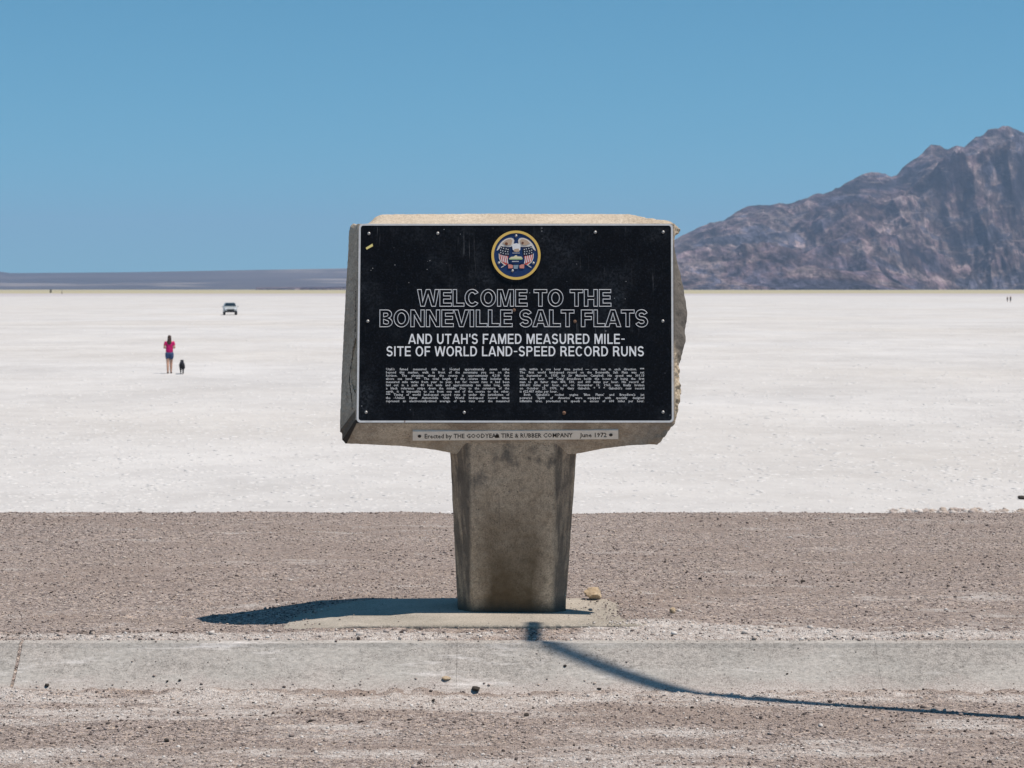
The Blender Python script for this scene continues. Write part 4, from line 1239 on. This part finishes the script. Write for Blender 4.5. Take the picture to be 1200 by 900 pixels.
def make_person(label, loc, rz, top, bottom, hair, long_hair, stride, arms, shorts=True, group=None, scale=1.0):
    t = thing('person', label, 'person', loc, rz, group)
    t.scale = (scale,) * 3
    J = []; E = []
    def add(p, r, par=None):
        J.append((*p, *(r if isinstance(r, tuple) else (r, r)))); k = len(J) - 1
        if par is not None: E.append((par, k))
        return k
    pel = add((0, 0, 0.94), (.145, .105)); sp1 = add((0, .0, 1.10), (.115, .09), pel); ch = add((0, .0, 1.27), (.135, .10), sp1)
    up = add((0, -.01, 1.38), (.12, .085), ch); nk = add((0, .0, 1.465), .052, up); hd = add((0, .02, 1.545), (.07, .082), nk)
    h2 = add((0, .015, 1.62), (.078, .092), hd); add((0, .01, 1.685), (.05, .06), h2)
    nose = add((0, .118, 1.575), .012, hd)
    legs = {}
    for s in (-1, 1):
        sh = add((s * .165, -.005, 1.375), .055, up)
        el = add((s * .235, arms[0], 1.13), .040, sh)
        wr = add((s * arms[1], arms[2], arms[3]), .027, el)
        pm = add((s * (arms[1] - .02), arms[2] + .055, arms[3] + .012), (.034, .018), wr)
        for f in range(4):
            k1 = add((s * (arms[1] - .045 + .018 * f), arms[2] + .105, arms[3] + .014), .0085, pm)
            add((s * (arms[1] - .045 + .018 * f), arms[2] + .135 + .006 * (f in (1, 2)), arms[3] - .012), .008, k1)
        th = add((s * (arms[1] - .065), arms[2] + .06, arms[3] + .02), .0095, wr)
        f_ = stride * s
        hp_ = add((s * .08, 0, .86), (.102, .105), pel)
        kn = add((s * .070, f_ * .5 + .02, .49), .068, hp_)
        cf = add((s * .066, f_ * .8 - .02, .33), .062, kn)
        an = add((s * .062, f_ - .03, .085), .042, cf)
        add((s * .072, f_ + .11, .035), (.042, .03), an)
        legs[s] = (f_,)
    body = skin_mesh('body', J, E, SKIN, t)
    # top
    Jt = []; Et = []
    def a2(p, r, par=None):
        Jt.append((*p, *(r if isinstance(r, tuple) else (r, r)))); k = len(Jt) - 1
        if par is not None: Et.append((par, k))
        return k
    b0 = a2((0, 0, .84), (.20, .15)); b1 = a2((0, 0, 1.08), (.165, .125), b0); b2 = a2((0, 0, 1.27), (.175, .13), b1); b3 = a2((0, -.01, 1.385), (.135, .10), b2)
    for s in (-1, 1):
        q = a2((s * .17, -.005, 1.38), .07, b3); a2((s * .213, arms[0] * .6, 1.22), .062, q)
    skin_mesh('top', Jt, Et, top, t)
    # shorts or trousers
    Jt.clear(); Et.clear()
    b0 = a2((0, 0, 1.0), (.175, .13)); b1 = a2((0, 0, .90), (.19, .145), b0)
    for s in (-1, 1):
        q = a2((s * .085, 0, .82), (.118, .125), b1)
        q = a2((s * .082, stride * s * .2, .60), (.108, .11), q)
        if not shorts:
            q = a2((s * .072, stride * s * .5 + .02, .49), .082, q)
            a2((s * .064, stride * s - .03, .10), .058, q)
    skin_mesh('shorts' if shorts else 'trousers', Jt, Et, bottom, t)
    # hair
    Jt.clear(); Et.clear()
    q = a2((0, .0, 1.70), (.060, .07)); q2 = a2((0, -.012, 1.635), (.092, .098), q); q3 = a2((0, -.035, 1.56), (.088, .075), q2)
    if long_hair:
        q4 = a2((0, -.07, 1.46), (.098, .05), q3); q5 = a2((0, -.095, 1.36), (.105, .036), q4); a2((0, -.10, 1.27), (.075, .022), q5)
    skin_mesh('hair', Jt, Et, hair, t)
    for s in (-1, 1):
        Jt.clear(); Et.clear()
        f_ = stride * s
        q = a2((s * .062, f_ - .05, .055), (.048, .054)); q = a2((s * .067, f_ + .04, .042), (.05, .04), q); a2((s * .074, f_ + .13, .03), (.044, .026), q)
        skin_mesh('shoe', Jt, Et, SHOE, t)
    # eyes
    for s in (-1, 1):
        bm = bmesh.new(); bmesh.ops.create_uvsphere(bm, u_segments=8, v_segments=6, radius=.012)
        for v in bm.verts: v.co += Vector((s * .032, .094, 1.60))
        bm_obj('eye', bm, DKC, t)
    return t
g = ground_at(198.6, 437.8, Z_SALT)
make_person('person in magenta top and denim shorts with long brown hair walking across the salt', g, R(6), MAGENTA.m, DENIM, HAIR, True, 0.10, (-.06, .17, .17, 1.13))
for (x, y, lab, top, sc_) in ((1180.6, 354.0, 'person in grey far out on the salt, left one of the distant pair', GREYC, .92), (1184.2, 354.6, 'person in dark clothes far out on the salt, right one of the distant pair', DKC, 1.04)):
    make_person(lab, ground_at(x, y, Z_SALT), R(20), top, DKC, HAIR, False, .08, (-.03, .26, .03, .90), False, 'people far out on the salt', sc_)

def make_dog(loc, rz):
    t = thing('dog', 'black dog trotting beside the person in magenta on the white salt', 'dog', loc, rz); t.scale = (.92,) * 3
    J = []; E = []
    def add(p, r, par=None):
        J.append((*p, *(r if isinstance(r, tuple) else (r, r)))); k = len(J) - 1
        if par is not None: E.append((par, k))
        return k
    mid = add((0, 0, .42), (.15, .15)); hips = add((0, -.24, .43), (.14, .15), mid); rump = add((0, -.33, .42), (.10, .11), hips)
    chest = add((0, .20, .41), (.15, .17), mid); nk = add((0, .32, .50), (.10, .11), chest); hd = add((0, .42, .58), (.09, .09), nk)
    mz = add((0, .53, .555), (.038, .035), hd); add((0, .58, .55), .026, mz)
    for s in (-1, 1):
        e = add((s * .055, .40, .655), (.024, .014), hd); add((s * .085, .42, .60), (.018, .01), e)
    t1 = add((0, -.40, .47), .030, rump); t2 = add((.03, -.46, .56), .026, t1); add((.05, -.44, .63), .014, t2)
    for s in (-1, 1):
        d_ = .07 * s
        a = add((s * .06, .19, .30), (.050, .06), chest); b = add((s * .058, .19 + d_, .16), .034, a); c = add((s * .058, .20 + d_, .04), .030, b); add((s * .058, .24 + d_, .02), (.028, .018), c)
        a = add((s * .058, -.25, .32), (.056, .075), hips); k = add((s * .056, -.19 - d_, .24), .052, a); h = add((s * .056, -.31 - d_, .15), .032, k); p_ = add((s * .056, -.29 - d_, .03), .030, h); add((s * .056, -.25 - d_, .018), (.027, .017), p_)
    FUR = Mat('black_fur', 0.75, spec=0.25); FUR.base(FUR.mix(FUR.noise(25, 4), (0.006, 0.006, 0.010), (0.022, 0.021, 0.026)))
    skin_mesh('body', J, E, FUR.m, t)
    for s in (-1, 1):
        bm = bmesh.new(); bmesh.ops.create_uvsphere(bm, u_segments=8, v_segments=6, radius=.011)
        for v in bm.verts: v.co += Vector((s * .038, .482, .60))
        bm_obj('eye', bm, plain('dog_eye', (.05, .025, .01), .2), t)
make_dog(ground_at(213.2, 438.3, Z_SALT), R(8))

# ------------------------------------------------------------------ the vehicle parked far out
def make_car(loc, rz):
    t = thing('parked_car', 'silver sport utility vehicle parked far out on the salt facing the road', 'car', loc, rz)
    PAINT = plain('car_paint', (0.42, 0.44, 0.43), 0.3, 0.5); GLASS = plain('car_glass', (0.012, 0.022, 0.03), 0.08, 0.6)
    TRIM = plain('black_plastic', (0.018, 0.018, 0.02), 0.6); TYRE = plain('tyre_rubber', (0.015, 0.015, 0.016), 0.85)
    CHROME = plain('bright_metal', (0.6, 0.6, 0.6), 0.25, 0.5, 0.9); LAMP = plain('lamp_glass', (0.75, 0.76, 0.78), 0.15, 0.6); TAILM = plain('tail_lamp', (0.35, 0.02, 0.02), 0.3)
    # half profile (y forward = nose at -y), lower body then cabin: sections across the length
    def loft(name, secs, mat, parent):
        V = []; F = []
        m = len(secs[0][1])
        for y, pts in secs:
            V += [(p[0], y, p[1]) for p in pts]
        for r in range(len(secs) - 1):
            for i in range(m):
                F.append((r * m + i, r * m + (i + 1) % m, (r + 1) * m + (i + 1) % m, (r + 1) * m + i))
        F.append(tuple(range(m))); F.append(tuple(range((len(secs) - 1) * m, len(secs) * m)))
        bm = bmesh.new(); vs = [bm.verts.new(v) for v in V]
        for f in F:
            try: bm.faces.new([vs[i] for i in f])
            except ValueError: pass
        return bm_obj(name, bm, mat, parent, False)
    def sec(w, z0, z1, c=.07):
        return [(-w + c, z0), (w - c, z0), (w, z0 + c), (w + .01, (z0 + z1) / 2), (w - .015, z1 - c), (w - .05 - c, z1), (-w + .05 + c, z1), (-w + .015, z1 - c), (-w - .01, (z0 + z1) / 2), (-w, z0 + c)]
    body = loft('body', [(-2.36, sec(.74, .55, .86)), (-2.30, sec(.84, .44, .98)), (-2.0, sec(.92, .40, 1.06)), (-1.2, sec(.94, .38, 1.12)), (-.9, sec(.95, .38, 1.14)), (.4, sec(.95, .38, 1.14)), (1.6, sec(.95, .38, 1.14)), (2.2, sec(.93, .42, 1.12)), (2.36, sec(.86, .48, 1.05))], PAINT, t)
    cab = lambda w0, w1, z0, z1: [(-w0, z0), (w0, z0), (w1, z1 - .05), (w1 - .06, z1), (-w1 + .06, z1), (-w1, z1 - .05)]
    loft('cabin', [(-1.02, cab(.86, .84, 1.08, 1.20)), (-.25, cab(.86, .70, 1.08, 1.73)), (.3, cab(.86, .70, 1.08, 1.77)), (1.5, cab(.86, .70, 1.08, 1.75)), (2.05, cab(.86, .70, 1.08, 1.68)), (2.28, cab(.86, .82, 1.08, 1.22))], PAINT, t)
    def quad(name, pts, mat, parent, th=.012):
        a, b, c = Vector(pts[0]), Vector(pts[1]), Vector(pts[2]); nn = (b - a).cross(c - a).normalized()
        V = [Vector(p) + nn * th for p in pts] + [Vector(p) - nn * th for p in pts]; n_ = len(pts)
        return pydata(name, V, [tuple(range(n_)), tuple(reversed(range(n_, 2 * n_)))] + [(i, n_ + i, n_ + (i + 1) % n_, (i + 1) % n_) for i in range(n_)], mat, parent)
    quad('windscreen', [(-.78, -.965, 1.24), (.78, -.965, 1.24), (.64, -.30, 1.70), (-.64, -.30, 1.70)], GLASS, t)
    quad('rear_window', [(-.76, 2.255, 1.26), (-.64, 2.10, 1.62), (.64, 2.10, 1.62), (.76, 2.255, 1.26)], GLASS, t)
    for s in (-1, 1):
        for y0, y1, y2, y3 in ((-.72, -.22, .42, .42), (.52, .52, 1.36, 1.36), (1.46, 1.46, 1.95, 2.0)):
            quad('side_window', [(s * .855, y0, 1.20), (s * .725, y1, 1.64), (s * .725, y2, 1.64), (s * .855, y3, 1.20)], GLASS, t)
        for y in (-1.45, 1.45):
            bm = bmesh.new(); bmesh.ops.create_cone(bm, cap_ends=True, segments=28, radius1=.37, radius2=.37, depth=.25, matrix=Matrix.Translation((s * .82, y, .37)) @ Matrix.Rotation(R(90), 4, 'Y'))
            bmesh.ops.bevel(bm, geom=[e for e in bm.edges if len(e.link_faces) == 2 and abs(e.verts[0].co.x - e.verts[1].co.x) < .01], offset=.03, segments=2, affect='EDGES')
            w = bm_obj('wheel', bm, TYRE, t)
            bm = bmesh.new(); bmesh.ops.create_cone(bm, cap_ends=True, segments=20, radius1=.22, radius2=.20, depth=.03, matrix=Matrix.Translation((s * .95, y, .37)) @ Matrix.Rotation(R(90 * s), 4, 'Y'))
            bm_obj('rim', bm, CHROME, w)
        quad('headlight', [(s * .50, -2.365, .84), (s * .80, -2.345, .84), (s * .84, -2.30, .97), (s * .52, -2.345, .95)], LAMP, t)
        quad('tail_light', [(s * .74, 2.37, .80), (s * .86, 2.35, .80), (s * .86, 2.33, 1.04), (s * .76, 2.35, 1.04)], TAILM, t)
        bm = bmesh.new(); bmesh.ops.create_cube(bm, size=1, matrix=Matrix.Translation((s * 1.06, -.72, 1.20)) @ Matrix.Diagonal((.20, .10, .17, 1)))
        bmesh.ops.bevel(bm, geom=bm.edges[:], offset=.03, segments=2, affect='EDGES'); bm_obj('mirror', bm, PAINT, t)
        quad('door', [(s * .968, -.75, .50), (s * .968, .45, .50), (s * .962, .45, 1.05), (s * .962, -.75, 1.05)], PAINT, t, .004)
    quad('grille', [(-.50, -2.375, .62), (.50, -2.375, .62), (.50, -2.365, .82), (-.50, -2.365, .82)], TRIM, t)
    bm = bmesh.new(); bmesh.ops.create_cube(bm, size=1, matrix=Matrix.Translation((0, -2.33, .50)) @ Matrix.Diagonal((1.78, .22, .22, 1)))
    bmesh.ops.bevel(bm, geom=bm.edges[:], offset=.05, segments=2, affect='EDGES'); bm_obj('bumper', bm, TRIM, t)
    bm = bmesh.new(); bmesh.ops.create_cube(bm, size=1, matrix=Matrix.Translation((0, 2.33, .50)) @ Matrix.Diagonal((1.74, .18, .2, 1)))
    bmesh.ops.bevel(bm, geom=bm.edges[:], offset=.05, segments=2, affect='EDGES'); bm_obj('bumper', bm, TRIM, t)
    return t
make_car(ground_at(269.6, 369.0, Z_SALT), R(9.5))

# ------------------------------------------------------------------ dark shrub and thin stake in the straw belt
def make_shrub(loc, w, h, label):
    t = thing('shrub', label, 'shrub', loc)
    rr = random.Random(2)
    V = []; F = []
    for k in range(420):
        a = rr.uniform(0, 6.283); u = rr.random() ** .5; zz = rr.random()
        rad = w / 2 * u * (1 - .55 * abs(zz - .45))
        c = Vector((rad * math.cos(a), rad * math.sin(a), h * (.08 + .9 * zz)))
        s = rr.uniform(.10, .22)
        d1 = Vector((rr.gauss(0, 1), rr.gauss(0, 1), rr.gauss(0, 1))).normalized() * s
        d2 = d1.cross(Vector((rr.gauss(0, 1), rr.gauss(0, 1), rr.gauss(0, 1)))).normalized() * s * .6
        b = len(V); V += [c - d1, c + d2, c + d1, c - d2]; F.append((b, b + 1, b + 2, b + 3))
    pydata('crown', V, F, plain('shrub_leaf', (.035, .04, .022), .8), t)
    bm = bmesh.new(); bmesh.ops.create_cone(bm, cap_ends=True, segments=8, radius1=.14, radius2=.05, depth=h * .6, matrix=Matrix.Translation((0, 0, h * .3)))
    bm_obj('trunk', bm, plain('shrub_bark', (.06, .045, .035), .9), t)
make_shrub(ground_at(59.4, 343.4, Z_SALT), 2.1, 3.0, 'small dark shrub standing alone in the straw coloured belt below the far hills')
bm = bmesh.new(); bmesh.ops.create_cone(bm, cap_ends=True, segments=10, radius1=.22, radius2=.15, depth=2.4, matrix=Matrix.Translation((0, 0, 1.2)))
bmesh.ops.create_cone(bm, cap_ends=True, segments=10, radius1=.16, radius2=.02, depth=.2, matrix=Matrix.Translation((0, 0, 2.5)))
o = tag(bm_obj('post', bm, plain('weathered_wood', (.12, .09, .07), .9)), 'thin dark post at the far rim of the salt beside the lone shrub', 'post'); o.location = ground_at(72.6, 344.6, Z_SALT)

# ------------------------------------------------------------------ street lamp beside the walkway (its shadow crosses the picture)
def tube(name, pts, radii, mat, parent, seg=16):
    V = []; F = []
    P = [Vector(p) for p in pts]
    for i, p in enumerate(P):
        d = (P[min(i + 1, len(P) - 1)] - P[max(i - 1, 0)]).normalized()
        u = d.cross(Vector((0.37, 0.9, 0.21))).normalized(); w = d.cross(u)
        for s in range(seg):
            a = 2 * math.pi * s / seg
            V.append(p + (u * math.cos(a) + w * math.sin(a)) * radii[i])
    for r in range(len(P) - 1):
        for s in range(seg):
            F.append((r * seg + s, r * seg + (s + 1) % seg, (r + 1) * seg + (s + 1) % seg, (r + 1) * seg + s))
    F.append(tuple(range(seg))); F.append(tuple(range((len(P) - 1) * seg, len(P) * seg)))
    bm = bmesh.new(); vs = [bm.verts.new(v) for v in V]
    for f in F: bm.faces.new([vs[i] for i in f])
    return bm_obj(name, bm, mat, parent, True)
sh = Vector((-sun_dir.x / sun_dir.z, -sun_dir.y / sun_dir.z))       # shadow offset per metre of height
foot = ground_at(768, 806.5, K_BOTZ)                      # where the pole's shadow meets the kerb
HP = 6.05
run = ground_at(641, 752, K_TOPZ)                       # where it leaves the kerb again: the pole's top
bx, by = run.x - sh.x * HP, run.y - sh.y * HP
STEEL = plain('galvanised_steel', (0.36, 0.37, 0.38), 0.45, 0.5, 0.6)
lamp = thing('street_lamp', 'tall street lamp whose thin shadow runs across the gravel and up the kerb', 'street lamp', (bx, by, -0.27))
tube('pole', [(0, 0, 0), (0, 0, 2), (0, 0, 4.5), (0, 0, HP + .27)], [.040, .035, .030, .026], STEEL, lamp)
bm = bmesh.new(); bmesh.ops.create_cube(bm, size=1, matrix=Matrix.Translation((-.045, .20, HP + .30)) @ Matrix.Diagonal((.075, .44, .08, 1)))
bmesh.ops.bevel(bm, geom=bm.edges[:], offset=.03, segments=2, affect='EDGES')
bm_obj('lamp_head', bm, STEEL, lamp)
bm = bmesh.new(); bmesh.ops.create_cube(bm, size=1, matrix=Matrix.Translation((0, 0, .015)) @ Matrix.Diagonal((.36, .36, .03, 1)))
bm_obj('base_plate', bm, STEEL, lamp)
